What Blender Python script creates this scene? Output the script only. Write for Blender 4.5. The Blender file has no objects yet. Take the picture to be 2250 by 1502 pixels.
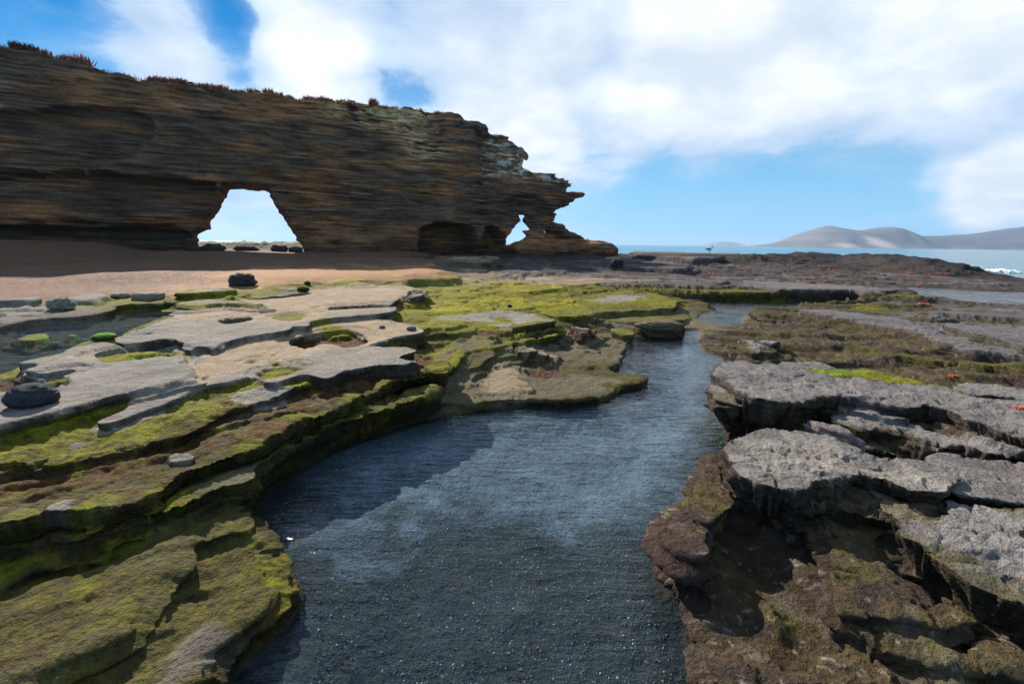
import bpy, math, random
import numpy as np
from mathutils import Vector, Matrix

# ------------------------------------------------------------------ camera
SC = bpy.context.scene
F_PX, CX, CY = 1000.0, 1125.0, 751.0          # photograph 2250 x 1502, 16 mm on 36 mm
CAM = np.array([0.0, 0.0, 1.8])
PITCH, ROLL = math.atan(0.216), 0.0115
fw = np.array([0.0, math.cos(PITCH), -math.sin(PITCH)])
up0 = np.array([0.0, math.sin(PITCH), math.cos(PITCH)])
rt0 = np.array([1.0, 0.0, 0.0])
rt = rt0 * math.cos(ROLL) + up0 * math.sin(ROLL)
up = up0 * math.cos(ROLL) - rt0 * math.sin(ROLL)
cd = bpy.data.cameras.new('camera'); cam = bpy.data.objects.new('camera', cd)
SC.collection.objects.link(cam)
cd.sensor_width = 36.0; cd.lens = 16.0; cd.clip_start = 0.05; cd.clip_end = 40000.0
M = Matrix(((rt[0], up[0], -fw[0], CAM[0]), (rt[1], up[1], -fw[1], CAM[1]), (rt[2], up[2], -fw[2], CAM[2]), (0, 0, 0, 1)))
cam.matrix_world = M
SC.camera = cam

# ------------------------------------------------------------------ sun, sky, exposure
SUN_AZ = math.radians(-36.0)      # compass from +Y, negative to the left
SUN_EL = math.radians(30.5)
SUN_DIR = Vector((math.sin(SUN_AZ) * math.cos(SUN_EL), math.cos(SUN_AZ) * math.cos(SUN_EL), math.sin(SUN_EL)))
sd_ = bpy.data.lights.new('sun', 'SUN'); sd_.energy = 5.0; sd_.angle = math.radians(0.5); sd_.color = (1.0, 0.93, 0.82)
sun = bpy.data.objects.new('sun', sd_); SC.collection.objects.link(sun)
sun.rotation_euler = (-SUN_DIR).to_track_quat('-Z', 'Y').to_euler()

SC.view_settings.view_transform = 'Standard'; SC.view_settings.look = 'None'
SC.view_settings.exposure = 0.78; SC.view_settings.gamma = 1.0
SC.render.engine = 'CYCLES'
SC.cycles.use_denoising = True
SC.cycles.max_bounces = 6; SC.cycles.diffuse_bounces = 2; SC.cycles.glossy_bounces = 3
SC.cycles.transparent_max_bounces = 8; SC.cycles.volume_bounces = 0
SC.cycles.caustics_reflective = False; SC.cycles.caustics_refractive = False

class NT:
    """small helper for node trees"""
    def __init__(s, tree):
        s.t = tree; tree.nodes.clear()
    def n(s, kind, ins=None, **kw):
        nd = s.t.nodes.new(kind)
        for k, v in kw.items(): setattr(nd, k, v)
        for k, v in (ins or {}).items(): s.put(nd.inputs[k], v)
        return nd
    def put(s, sock, v):
        if isinstance(v, bpy.types.NodeSocket): s.t.links.new(v, sock)
        elif isinstance(v, bpy.types.Node): s.t.links.new(v.outputs[0], sock)
        else: sock.default_value = v
    def m(s, op, a, b=0.0, c=0.0, clamp=False):
        nd = s.t.nodes.new('ShaderNodeMath'); nd.operation = op; nd.use_clamp = clamp
        for i, v in enumerate((a, b, c)): s.put(nd.inputs[i], v)
        return nd.outputs[0]
    def vm(s, op, a, b=(0, 0, 0), out=0):
        nd = s.t.nodes.new('ShaderNodeVectorMath'); nd.operation = op
        s.put(nd.inputs[0], a); s.put(nd.inputs[1], b)
        return nd.outputs[out]
    def sm(s, x, lo, hi, a=0.0, b=1.0):
        nd = s.t.nodes.new('ShaderNodeMapRange'); nd.interpolation_type = 'SMOOTHSTEP'
        for i, v in enumerate((x, lo, hi, a, b)): s.put(nd.inputs[i], v)
        return nd.outputs[0]
    def mix(s, f, a, b, blend='MIX'):
        nd = s.t.nodes.new('ShaderNodeMix'); nd.data_type = 'RGBA'; nd.blend_type = blend
        s.put(nd.inputs[0], f); s.put(nd.inputs[6], a); s.put(nd.inputs[7], b)
        return nd.outputs[2]
    def noise(s, vec, scale, detail=4.0, rough=0.55, out=0, dist=0.0):
        nd = s.n('ShaderNodeTexNoise', {'Vector': vec, 'Scale': scale, 'Detail': detail, 'Roughness': rough, 'Distortion': dist})
        return nd.outputs[out]

def px_dir(x, y):
    d = fw + (x - CX) / F_PX * rt - (y - CY) / F_PX * up
    return d / np.linalg.norm(d)

def build_world():
    w = bpy.data.worlds.new('World'); SC.world = w; w.use_nodes = True
    t = NT(w.node_tree)
    sky = t.n('ShaderNodeTexSky', sky_type='NISHITA', sun_disc=False, sun_elevation=SUN_EL, sun_rotation=SUN_AZ,
              altitude=0.0, air_density=1.0, dust_density=0.0, ozone_density=4.0)
    skyc = t.n('ShaderNodeHueSaturation', {'Saturation': 1.45, 'Value': SKY_GAIN, 'Color': sky.outputs[0]}).outputs[0]
    co = t.n('ShaderNodeTexCoord').outputs['Generated']
    sep = t.n('ShaderNodeSeparateXYZ', {0: co})
    X, Y, Z = sep.outputs
    zz = t.m('ADD', t.m('MAXIMUM', Z, 0.0), 0.30)
    p = t.n('ShaderNodeCombineXYZ', {0: t.m('DIVIDE', X, zz), 1: t.m('DIVIDE', Y, zz), 2: t.m('MULTIPLY', Z, 1.5)}).outputs[0]
    n1 = t.noise(p, 1.9, 12.0, 0.61, dist=0.35)
    n2 = t.noise(t.vm('ADD', p, (7.3, 2.1, 0.0)), 0.7, 3.0, 0.5)
    n3 = t.noise(t.vm('ADD', p, (3.3, 9.1, 4.0)), 3.2, 6.0, 0.55)
    def blob(x, y, rad_deg, k, soft=0.6):
        d = px_dir(x, y)
        dot = t.vm('DOT_PRODUCT', co, tuple(float(c) for c in d), out=1)
        r = math.radians(rad_deg)
        return t.sm(dot, math.cos(r), math.cos(r * (1 - soft)), 0.0, k)
    cov = t.m('MULTIPLY', t.m('SUBTRACT', n2, 0.5), 0.25)
    # the broad cloud bank, the clear band above the sea and the gaps on the left, as directions in the sky
    for b in CLOUDS: cov = t.m('ADD', cov, blob(*b))
    e = t.sm(Z, 0.08, 0.26, -0.22, 0.04)                 # thins out towards the horizon
    dens = t.m('ADD', t.m('ADD', n1, cov), e)
    mask = t.sm(dens, 0.465, 0.60)
    core = t.sm(dens, 0.52, 0.90)
    c1 = t.mix(core, (0.42, 0.52, 0.65, 1), (0.655, 0.665, 0.685, 1))
    shade = t.m('MULTIPLY', t.sm(n3, 0.30, 0.72, 0.84, 1.02), t.sm(n2, 0.3, 0.7, 0.92, 1.0))
    c2 = t.mix(1.0, c1, t.n('ShaderNodeCombineColor', {0: t.m('MULTIPLY', shade, shade), 1: t.m('POWER', shade, 1.5), 2: shade}).outputs[0], 'MULTIPLY')
    veil = t.sm(Z, -0.02, 0.36, 0.95, 0.0)                 # bright sea air low over the horizon
    base = t.mix(veil, skyc, HORIZON)
    base = t.mix(t.m('MULTIPLY', t.sm(dens, 0.30, 0.54), 0.22), base, (0.46, 0.55, 0.65, 1))
    col = t.mix(t.m('MULTIPLY', mask, 0.97), base, c2)
    # Background strength 0.1 keeps the sky texture in its daylight range; the cloud colours are divided back
    bg = t.n('ShaderNodeBackground', {'Color': t.mix(1.0, col, (10, 10, 10, 1), 'MULTIPLY'), 'Strength': 0.1})
    out = t.n('ShaderNodeOutputWorld', {0: bg.outputs[0]})

SKY_GAIN = 0.056
HORIZON = (0.165, 0.395, 0.62, 1)
CLOUDS = [   # x, y (photo direction), radius deg, amount
    (0, 60, 11, -0.16), (545, 110, 5, -0.13), (480, 30, 4, -0.10), (110, 330, 12, -0.10), (775, 88, 4.5, -0.07), (890, 190, 3.0, -0.06), (200, 190, 3, -0.1),
    (355, 80, 6.5, 0.17), (690, 20, 8, 0.24), (1300, 120, 24, 0.24), (1950, 40, 26, 0.26), (700, 175, 7, 0.24), (1180, 330, 6, 0.24), (1100, 250, 8, 0.15), (100, 110, 4, 0.10),
    (1900, 400, 9, -0.20), (1550, 450, 11, -0.25), (2240, 420, 5.5, 0.36), (2080, 405, 3, 0.20), (540, 470, 8, 0.28),
]
build_world()
COL = SC.collection
# ------------------------------------------------------------------ numeric helpers
f32 = np.float32
def _h(ix, iy, seed):
    h = (ix.astype(np.uint32) * np.uint32(374761393) + iy.astype(np.uint32) * np.uint32(668265263) + np.uint32(seed * 2654435 + 97))
    h = (h ^ (h >> np.uint32(13))) * np.uint32(1274126177)
    return h ^ (h >> np.uint32(16))
def pnoise(x, y, seed=0):
    x0 = np.floor(x); y0 = np.floor(y)
    fx = (x - x0).astype(f32); fy = (y - y0).astype(f32)
    ix = x0.astype(np.int64); iy = y0.astype(np.int64)
    u = fx * fx * fx * (fx * (fx * 6 - 15) + 10); v = fy * fy * fy * (fy * (fy * 6 - 15) + 10)
    def g(a, b, dx, dy):
        t = (_h(ix + a, iy + b, seed) & np.uint32(1023)).astype(f32) * f32(2 * math.pi / 1024)
        return np.cos(t) * dx + np.sin(t) * dy
    n00 = g(0, 0, fx, fy); n10 = g(1, 0, fx - 1, fy); n01 = g(0, 1, fx, fy - 1); n11 = g(1, 1, fx - 1, fy - 1)
    return ((n00 * (1 - u) + n10 * u) * (1 - v) + (n01 * (1 - u) + n11 * u) * v) * f32(1.5)
def fbm(x, y, wl, octv=4, seed=0, gain=0.5):
    s = 0.0; a = 1.0; f = 1.0 / wl; tot = 0.0
    for o in range(octv):
        s = s + a * pnoise(x * f + 17.3 * o, y * f - 9.1 * o, seed + o * 7); tot += a
        a *= gain; f *= 2.03
    return s / tot * f32(1.6)
def sstep(a, b, x):
    t = np.clip((x - a) / (b - a), 0, 1); return t * t * (3 - 2 * t)

def px_ray(x, y):
    return fw + (x - CX) / F_PX * rt - (y - CY) / F_PX * up
def ground(x, y, z):
    d = px_ray(x, y)
    t = (z - CAM[2]) / min(d[2], -0.004)
    return np.array([CAM[0] + d[0] * t, CAM[1] + d[1] * t])
ZOOMS = {'A': (0, 600, 4.5), 'B': (450, 600, 4.5), 'C': (900, 560, 4.5), 'D': (1350, 560, 4.5), 'E': (1750, 540, 4.5),
         'F': (1550, 780, 3.2143), 'G': (1400, 750, 1.9976), 'I': (0, 900, 2.4956), 'P': (0, 0, 1.0)}
def pts(zoom, flat):
    ox, oy, s = ZOOMS[zoom]
    return [(ox + flat[i] / s, oy + flat[i + 1] / s) for i in range(0, len(flat), 2)]
def chaikin(p, it=2):
    p = np.asarray(p, float)
    for _ in range(it):
        q = np.roll(p, -1, axis=0)
        p = np.stack([p * 0.75 + q * 0.25, p * 0.25 + q * 0.75], 1).reshape(-1, 2)
    return p
def to_ground(poly, z, it=2):
    return np.array([ground(x, y, z) for x, y in chaikin(poly, it)])
def poly_sdf(P, X, Y):
    """signed distance, positive inside"""
    d2 = np.full(X.shape, 1e18); ins = np.zeros(X.shape, bool)
    n = len(P)
    for i in range(n):
        ax, ay = P[i]; bx, by = P[(i + 1) % n]
        ex, ey = bx - ax, by - ay
        L = ex * ex + ey * ey
        if L < 1e-12: continue
        px_, py_ = X - ax, Y - ay
        t = np.clip((px_ * ex + py_ * ey) / L, 0, 1)
        d2 = np.minimum(d2, (px_ - t * ex) ** 2 + (py_ - t * ey) ** 2)
        if ey != 0:
            c = ((ay <= Y) & (by > Y)) | ((by <= Y) & (ay > Y))
            ins ^= c & (X < ax + (Y - ay) / ey * ex)
    d = np.sqrt(d2)
    return np.where(ins, d, -d)

# ------------------------------------------------------------------ polar grid, fine where the pictures are taken from
TH_IN, TH_OUT = math.radians(55), math.radians(70)
NTH = 960
th_mid = np.linspace(-TH_IN, TH_IN, NTH)
pad = TH_IN + (np.linspace(0, 1, 50)[1:] ** 1.3) * (TH_OUT - TH_IN)
TH = np.concatenate([-pad[::-1], th_mid, pad])
rr = [0.55]
while rr[-1] < 118:
    r = rr[-1]
    k = 0.013 if r < 1.25 else (0.0042 if r < 5 else (0.0048 if r < 12 else (0.0056 if r < 50 else 0.012)))
    rr.append(r * (1 + k))
RR = np.array(rr)
R2, T2 = np.meshgrid(RR, TH, indexing='ij')
GX = (R2 * np.sin(T2)); GY = (R2 * np.cos(T2))
NR, NT_ = GX.shape
print('terrain grid', NR, NT_)
ST = 3
ci = np.unique(np.concatenate([np.arange(0, NR, ST), [NR - 1]])); cj = np.unique(np.concatenate([np.arange(0, NT_, ST), [NT_ - 1]]))
def _lin(src, n):
    idx = np.clip(np.searchsorted(src, np.arange(n), side='right') - 1, 0, len(src) - 2)
    t = (np.arange(n) - src[idx]) / (src[idx + 1] - src[idx]); return idx, t
_ri, _rt = _lin(ci, NR); _ci, _ct = _lin(cj, NT_)
CXg, CYg = GX[np.ix_(ci, cj)], GY[np.ix_(ci, cj)]
def upsample(c):
    a = c[_ri] * (1 - _rt)[:, None] + c[_ri + 1] * _rt[:, None]
    return (a[:, _ci] * (1 - _ct) + a[:, _ci + 1] * _ct).astype(f32)
def grid_sdf(P, margin):
    """sdf on the terrain grid inside the polygon's box, as (slice, array)"""
    x0, y0 = P.min(0) - margin; x1, y1 = P.max(0) + margin
    m = (CXg > x0) & (CXg < x1) & (CYg > y0) & (CYg < y1)
    full = np.full(CXg.shape, -margin)
    if m.any(): full[m] = poly_sdf(P, CXg[m], CYg[m])
    rows = np.where(m.any(1))[0]; cols = np.where(m.any(0))[0]
    if len(rows) == 0: return None
    r0 = ci[max(rows[0] - 1, 0)]; r1 = ci[min(rows[-1] + 1, len(ci) - 1)] + 1
    c0 = cj[max(cols[0] - 1, 0)]; c1 = cj[min(cols[-1] + 1, len(cj) - 1)] + 1
    sl = (slice(r0, r1), slice(c0, c1))
    a = full[_ri[r0:r1]] * (1 - _rt[r0:r1])[:, None] + full[np.minimum(_ri[r0:r1] + 1, len(ci) - 1)] * _rt[r0:r1][:, None]
    v = (a[:, _ci[c0:c1]] * (1 - _ct[c0:c1]) + a[:, np.minimum(_ci[c0:c1] + 1, len(cj) - 1)] * _ct[c0:c1]).astype(f32)
    return sl, v

# ------------------------------------------------------------------ rock and growth colours (albedo)
CLS = {
    'gray':   (0.255, 0.225, 0.195), 'tan': (0.36, 0.265, 0.175), 'purple': (0.165, 0.145, 0.142), 'rgray': (0.205, 0.185, 0.172),
    'moss':   (0.20, 0.19, 0.007), 'ymoss': (0.30, 0.26, 0.014), 'olive': (0.086, 0.074, 0.024), 'oliverock': (0.140, 0.118, 0.072),
    'brown':  (0.075, 0.052, 0.028), 'redalg': (0.095, 0.042, 0.018), 'green': (0.12, 0.30, 0.012), 'dark': (0.035, 0.030, 0.027),
    'sand':   (0.165, 0.085, 0.055), 'osand': (0.30, 0.155, 0.070), 'lava': (0.034, 0.031, 0.034), 'bed': (0.036, 0.042, 0.044), 'paleb': (0.135, 0.165, 0.205), 'wet': (0.13, 0.11, 0.10),
    'side': (0.030, 0.026, 0.013), 'rside': (0.050, 0.036, 0.028),  # ledge sides: algae tone deepened with painted shade
}
# height and colour of the ground between the ledges: photo point, height, colour
BASE = [
    (100, 1480, .10, 'olive'), (300, 1400, .10, 'olive'), (480, 1330, .08, 'olive'), (100, 1200, .14, 'olive'), (250, 1180, .13, 'moss'), (400, 1110, .16, 'olive'), (550, 1010, .14, 'olive'),
    (700, 930, .16, 'olive'), (850, 870, .17, 'olive'), (150, 1080, .28, 'redalg'), (300, 1010, .32, 'moss'), (480, 930, .34, 'redalg'), (650, 870, .34, 'redalg'),
    (100, 1000, .36, 'moss'), (300, 900, .43, 'moss'), (500, 850, .43, 'moss'), (760, 800, .42, 'redalg'), (-200, 1100, .36, 'olive'), (-200, 1400, .14, 'olive'),
    (50, 900, .50, 'gray'), (300, 840, .50, 'gray'), (500, 790, .48, 'tan'), (650, 770, .47, 'gray'), (800, 740, .44, 'moss'), (900, 700, .42, 'moss'),
    (150, 780, .36, 'moss'), (100, 690, .52, 'gray'), (250, 670, .52, 'moss'), (400, 690, .53, 'moss'), (500, 650, .58, 'moss'), (650, 680, .54, 'tan'), (750, 640, .56, 'moss'),
    (900, 640, .50, 'moss'), (1000, 660, .38, 'moss'), (1150, 655, .34, 'moss'), (1300, 640, .34, 'moss'), (1000, 620, .52, 'tan'), (1150, 612, .52, 'tan'),
    (950, 790, .26, 'olive'), (980, 850, .11, 'oliverock'), (1150, 850, .09, 'oliverock'), (1300, 840, .08, 'olive'), (1300, 760, .13, 'oliverock'), (1400, 710, .06, 'oliverock'), (1400, 670, .17, 'moss'),
    (1250, 700, .20, 'olive'), (1500, 700, .02, 'oliverock'), (1600, 660, -.05, 'dark'), (1750, 660, -.05, 'dark'), (1500, 640, .24, 'olive'),
    (0, 650, .58, 'sand'), (200, 640, .60, 'sand'), (350, 630, .62, 'sand'), (0, 610, .74, 'sand'), (300, 595, .82, 'sand'), (600, 600, .82, 'osand'), (750, 600, .78, 'osand'),
    (600, 575, .92, 'sand'), (900, 595, .72, 'osand'), (850, 570, 1.0, 'sand'), (450, 630, .68, 'osand'), (-300, 640, .7, 'sand'),
    (1050, 600, .58, 'tan'), (1200, 590, .60, 'purple'), (1400, 600, .55, 'purple'), (1500, 590, .56, 'purple'), (1650, 605, .42, 'purple'), (1800, 615, .33, 'purple'), (1900, 610, .2, 'purple'), (2100, 625, .1, 'purple'), (2250, 640, .06, 'purple'),
    (1300, 575, .72, 'purple'), (1450, 572, .72, 'purple'), (1620, 580, .60, 'purple'), (1750, 597, .40, 'purple'),
    (1650, 760, .10, 'brown'), (1750, 720, .16, 'brown'), (1900, 740, .22, 'brown'), (2050, 780, .22, 'brown'), (2200, 810, .22, 'olive'), (1900, 800, .08, 'brown'), (2100, 830, .10, 'brown'),
    (2250, 850, .14, 'brown'), (2400, 800, .22, 'brown'), (2000, 690, .22, 'purple'), (2150, 720, .24, 'purple'), (2250, 690, .25, 'purple'), (1900, 680, .16, 'olive'),
    (1660, 900, .12, 'dark'), (1850, 930, .14, 'brown'), (2000, 970, .2, 'brown'), (2150, 960, .28, 'rgray'), (2250, 950, .32, 'brown'), (1620, 960, .04, 'brown'),
    (1580, 1050, .22, 'brown'), (1700, 1080, .26, 'brown'), (1850, 1130, .28, 'brown'), (2050, 1200, .28, 'brown'), (2200, 1300, .16, 'brown'), (1900, 1300, .22, 'brown'),
    (1600, 1440, .18, 'brown'), (1800, 1450, .16, 'brown'), (2100, 1450, .20, 'brown'), (2400, 1400, .2, 'brown'), (2400, 1100, .3, 'rgray'),
]
BASE_W = [   # world x, y, height, colour
    (-45, 15, 1.95, 'sand'), (-28, 25.5, 1.72, 'sand'), (-18, 29.5, 1.18, 'sand'), (-14, 31.5, 1.06, 'sand'), (-10, 33, 1.15, 'sand'), (-3, 37, .98, 'lava'), (5, 41, .9, 'lava'), (12, 44, .85, 'lava'),
    (-28, 38, 1.3, 'tan'), (-16, 48, 1.3, 'tan'), (-45, 55, 1.3, 'lava'), (-22, 62, 1.4, 'brown'), (-22, 36, 1.15, 'tan'), (0, 55, .8, 'lava'), (16, 48, .75, 'lava'), (26, 40, .5, 'lava'), (27, 28, .1, 'purple'), (-80, 60, 1.2, 'lava'),
]
pos = []; zz = []; cc = []
for x, y, z, c in BASE: pos.append(ground(x, y, z)); zz.append(z); cc.append(CLS[c])
for x, y, z, c in BASE_W: pos.append((x, y)); zz.append(z); cc.append(CLS[c])
pos = np.array(pos); zz = np.array(zz); cc = np.array(cc)
pth = np.arctan2(pos[:, 0], pos[:, 1]); plr = np.log(np.hypot(pos[:, 0], pos[:, 1])) * 0.75
cth = np.arctan2(CXg, CYg); clr = np.log(np.hypot(CXg, CYg)) * 0.75
num = np.zeros(CXg.shape); den = np.zeros(CXg.shape) + 1e-9; cnum = np.zeros(CXg.shape + (3,)); cden = np.zeros(CXg.shape) + 1e-12
wx = 0.05 * fbm(CXg, CYg, 1.2, 3, 5); wy = 0.05 * fbm(CXg, CYg, 1.2, 3, 6)
for i in range(len(pos)):
    d2 = (cth - pth[i]) ** 2 + (clr - plr[i]) ** 2
    w = np.exp(-d2 / (2 * 0.055 ** 2)) + 1e-4 / (d2 + 0.003)
    num += w * zz[i]; den += w
    d2 = (cth + wx - pth[i]) ** 2 + (clr + wy - plr[i]) ** 2
    w = np.exp(-d2 / (2 * 0.040 ** 2)) + 1e-6 / (d2 + 0.002) ** 2
    cnum += w[..., None] * cc[i]; cden += w
H = upsample(num / den)
C = np.stack([upsample((cnum / cden[..., None])[..., k]) for k in range(3)], -1)
H0 = H.copy()

# detail noises shared by everything
N_fine = fbm(GX, GY, 0.09, 3, 11); N_mid = fbm(GX, GY, 0.45, 4, 12); N_big = fbm(GX, GY, 2.2, 4, 13); N_huge = fbm(GX, GY, 9.0, 3, 14)
N_patch = fbm(GX, GY, 0.25, 4, 15, 0.6)
sandm = sstep(0.02, 0.06, C[..., 0] - 1.35 * C[..., 1]) * sstep(6, 9, R2).astype(f32)      # smooth sandy apron
far = sstep(8, 25, R2).astype(f32)

# natural small terraces in the bedded rock
N_long = fbm(GX * 0.35 + 0.12 * GY, GY, 5.0, 4, 16)
h = H + (0.035 * N_mid + 0.05 * N_big) * (1 - 0.85 * sandm) + far * (0.07 * N_huge + 0.12 * N_long + 0.05 * N_big) * (1 - sandm)
step = (0.055 + 0.065 * far).astype(f32)
q = (h + 0.02 * N_huge) / step; fl = np.floor(q); fr = q - fl
ter = (fl + sstep(0.70, 1.0, fr)) * step
H = np.where(True, h * (0.25 + 0.75 * sandm) + ter * (0.75 - 0.75 * sandm), h).astype(f32)
MOSSY = np.zeros_like(H); BARE = np.zeros_like(H)

def zone(P, margin):
    return grid_sdf(P, margin)
BEDS = [(-1.5, -.2, .35), (-.6, -.7, .2, .3), (-2.2, -.3, .1), (-1.0, .25, .1), (-.3, -1.7, .2, .0)]   # how far each bed of a step reaches out
def op(zoom, flat, z, cls=None, kind='raise', round_=0.0, rough=0.0, fringe=None, tilt=None, edge=1.0, it=2, side=None):
    """lay one ledge (raise) or hollow (pit) with its own outline, height and cover"""
    global H, C
    P = to_ground(pts(zoom, flat), z, it)
    Rm = float(np.hypot(P[:, 0], P[:, 1]).mean()); Rm = min(Rm, 40)
    th = 0.15
    w = max(0.05, 0.005 * Rm) * (1 + 6 * round_)
    res = grid_sdf(P, 0.5 * w + 0.05 * Rm + 0.2)
    if res is None: return
    sl, d = res
    x, y = GX[sl], GY[sl]
    s_ = Rm / 5.0
    d = d + edge * s_ * (0.034 * fbm(x, y, 0.50 * s_, 4, 21) + 0.012 * fbm(x, y, 0.14 * s_, 3, 22))
    if round_ > 0: t = sstep(-0.5, 0.5, d / w)
    else:
        t = 0.0; off = BEDS[int(abs(flat[0] * 7 + flat[1])) % len(BEDS)]
        for k_, o_ in enumerate(off):
            t = t + sstep(-0.5, 0.5, (d - o_ * s_ * 0.055 + 0.014 * s_ * pnoise(x / (0.16 * s_), y / (0.16 * s_), 300 + k_) + 0.003 * s_ * pnoise(x / (0.045 * s_), y / (0.045 * s_), 320 + k_)) / (0.55 * w))
        t = t / len(off)
    und = 0.005 * N_mid[sl] + 0.014 * N_big[sl] + rough * (0.022 * N_mid[sl] + 0.015 * N_patch[sl] + 0.006 * N_fine[sl])
    zt = z + und
    if tilt is not None: zt = zt + tilt[0] * (x - P[:, 0].mean()) + tilt[1] * (y - P[:, 1].mean())
    if round_ > 0: zt = zt - round_ * 0.10 * (1 - sstep(0, 0.35 * s_, d))
    h = H[sl]
    if kind == 'raise': H[sl] = h + np.maximum(0, zt - h) * t
    else: H[sl] = h + np.minimum(0, zt - h) * t
    own = sstep(-0.035, 0.0, zt - h) if kind == 'raise' else sstep(-0.05, 0.0, h - zt)
    if cls:
        m = own * sstep(-0.02 * s_, 0.06 * s_, d + 0.05 * s_ * N_patch[sl])
        if fringe:
            mf = sstep(-0.03 * s_, 0.02 * s_, d)
            C[sl] += (np.array(CLS[fringe], f32) - C[sl]) * (mf * own * 0.9)[..., None]
            m = own * sstep(0.02 * s_, 0.11 * s_, d + 0.14 * s_ * (N_patch[sl]) - 0.02 * s_)
        C[sl] += (np.array(CLS[cls], f32) - C[sl]) * m[..., None]
def paint(zoom, flat, cls, amt=1.0, z=None, soft=0.08, breakup=0.12, it=2, below=None):
    zz_ = 0.4 if z is None else z
    P = to_ground(pts(zoom, flat), zz_, it)
    Rm = min(float(np.hypot(P[:, 0], P[:, 1]).mean()), 40); s_ = Rm / 5
    res = grid_sdf(P, 0.5 * s_)
    if res is None: return
    sl, d = res
    m = sstep(-soft * s_, soft * s_, d + breakup * s_ * (N_patch[sl] + 0.5 * fbm(GX[sl], GY[sl], 0.5 * s_, 3, 31))) * amt
    if below is not None: m = m * sstep(below + .03, below - .03, H[sl])
    C[sl] += (np.array(CLS[cls], f32) - C[sl]) * m[..., None]

LEDGE_SRC = 1
# ------------------------------------------------------------------ the ledges, from far to near (outlines read off the photograph)
# far right: pelican ledge, thin bedded shelves
op('P', [1400,561, 1480,564, 1545,567, 1600,561, 1625,557, 1610,553, 1560,550, 1450,547, 1380,549], 1.06, 'purple', rough=1)
op('P', [1240,585, 1340,588, 1420,586, 1500,590, 1522,583, 1500,570, 1400,565, 1250,572], .72, 'purple', rough=1)
op('C', [170,20, 380,5, 850,10, 900,30, 800,60, 650,72, 420,62], .92, 'tan', rough=1)
op('C', [900,40, 1150,15, 1160,50, 1300,85, 1370,100, 1530,120, 1060,112, 860,100], .80, 'purple', rough=1)
op('C', [750,155, 860,130, 1030,150, 1180,120, 1500,122, 1490,158, 1300,163, 1150,172, 1020,172, 960,200], .68, 'purple', rough=1)
op('C', [-100,100, 0,90, 250,110, 420,150, 540,212, 100,215, -100,225], .80, 'osand', round_=.6, edge=.4)
op('P', [1233,605, 1350,607, 1460,609, 1540,614, 1560,619, 1580,623, 1620,615, 1540,604, 1400,598, 1235,596], .53, 'purple', fringe='purple')
op('P', [1218,621, 1255,627, 1320,621, 1400,618, 1470,618, 1440,608, 1300,606, 1240,610], .46, 'tan')
op('P', [1064,632, 1100,639, 1140,643, 1211,634, 1253,632, 1220,622, 1100,622], .45, 'ymoss')
op('P', [1300,629, 1412,625, 1466,626, 1575,631, 1583,628, 1680,631, 1720,635, 1795,636, 1850,635, 1872,643, 1950,642, 1954,631, 1800,620, 1600,613, 1450,611, 1300,618], .43, 'purple', fringe='olive')
op('P', [1150,656, 1250,649, 1404,634, 1460,637, 1515,637, 1650,647, 1700,649, 1850,651, 1950,651, 2029,655, 2033,652, 1960,641, 1700,633, 1500,622, 1300,620, 1050,637, 1080,649], .33, 'moss', fringe='olive')
paint('P', [1620,640, 1760,640, 2000,646, 1960,640, 1700,632], 'purple', .8, .33)
op('D', [860,400, 1100,400, 1570,440, 1560,480, 1200,470, 860,440], .12, 'wet', round_=.5)
op('D', [1680,450, 1800,430, 1990,470, 1950,495, 1700,490], .10, 'wet', round_=.5)
op('P', [1200,690, 1240,696, 1290,691, 1350,681, 1420,677, 1480,675, 1494,668, 1488,660, 1440,640, 1300,640, 1180,660, 1190,680], .27, 'moss', fringe='moss', rough=.6)
paint('P', [1270,652, 1380,646, 1420,650, 1340,662], 'gray', .9, .33)
paint('P', [1355,648, 1420,645, 1410,656, 1350,660], 'gray', .9, .3, .03)
op('P', [1210,702, 1350,684, 1461,682, 1514,688, 1526,692, 1514,700, 1440,705, 1350,703, 1230,707], .13, 'moss')
paint('P', [1210,702, 1350,684, 1461,682, 1514,688, 1526,692, 1514,700, 1440,705, 1350,703, 1230,707], 'oliverock', .5, .13)
op('P', [1488,672, 1530,672, 1575,682, 1530,685, 1490,681], .07, 'olive')
op('P', [1250,713, 1440,707, 1545,707, 1578,714, 1500,725, 1405,723, 1300,719], .03, 'oliverock', edge=.5)
# right, far flats beside the further pool
op('E', [250,290, 900,290, 1800,340, 2250,380, 2600,400, 2600,530, 2250,462, 1900,452, 1400,402, 900,372, 300,332], .10, 'purple')
op('E', [720,540, 770,515, 1100,545, 1230,570, 1360,575, 1230,600, 900,585, 740,570], .24, 'purple', fringe='olive')
op('E', [520,590, 560,560, 720,570, 1000,620, 1000,650, 700,632], .15, 'moss')
op('E', [1010,660, 1150,640, 1350,592, 1640,592, 1640,572, 2250,622, 2600,650, 2600,770, 2250,712, 2000,702, 1650,682, 1500,692, 1300,692], .35, 'purple', fringe='olive')
op('E', [1430,740, 1700,770, 2000,830, 2250,860, 2600,900, 2600,1060, 2250,985, 1900,885, 1650,845, 1500,785], .44, 'purple', fringe='purple')
op('E', [0,625, 200,640, 400,690, 700,740, 950,790, 1200,830, 1480,940, 1700,1000, 2050,1020, 2250,1040, 2700,1120, 2700,1000, 2250,1000, 2000,950, 1700,890, 1500,830, 1300,780, 1000,700, 700,650, 500,630, 300,605, 0,610], .38, 'purple', edge=.6)
op('D', [1340,540, 1460,515, 1800,528, 2250,555, 2700,640, 3100,790, 3400,900, 3000,860, 2600,760, 2250,660, 1750,585, 1400,570], .30, 'brown', fringe='olive', rough=1.4)
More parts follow.
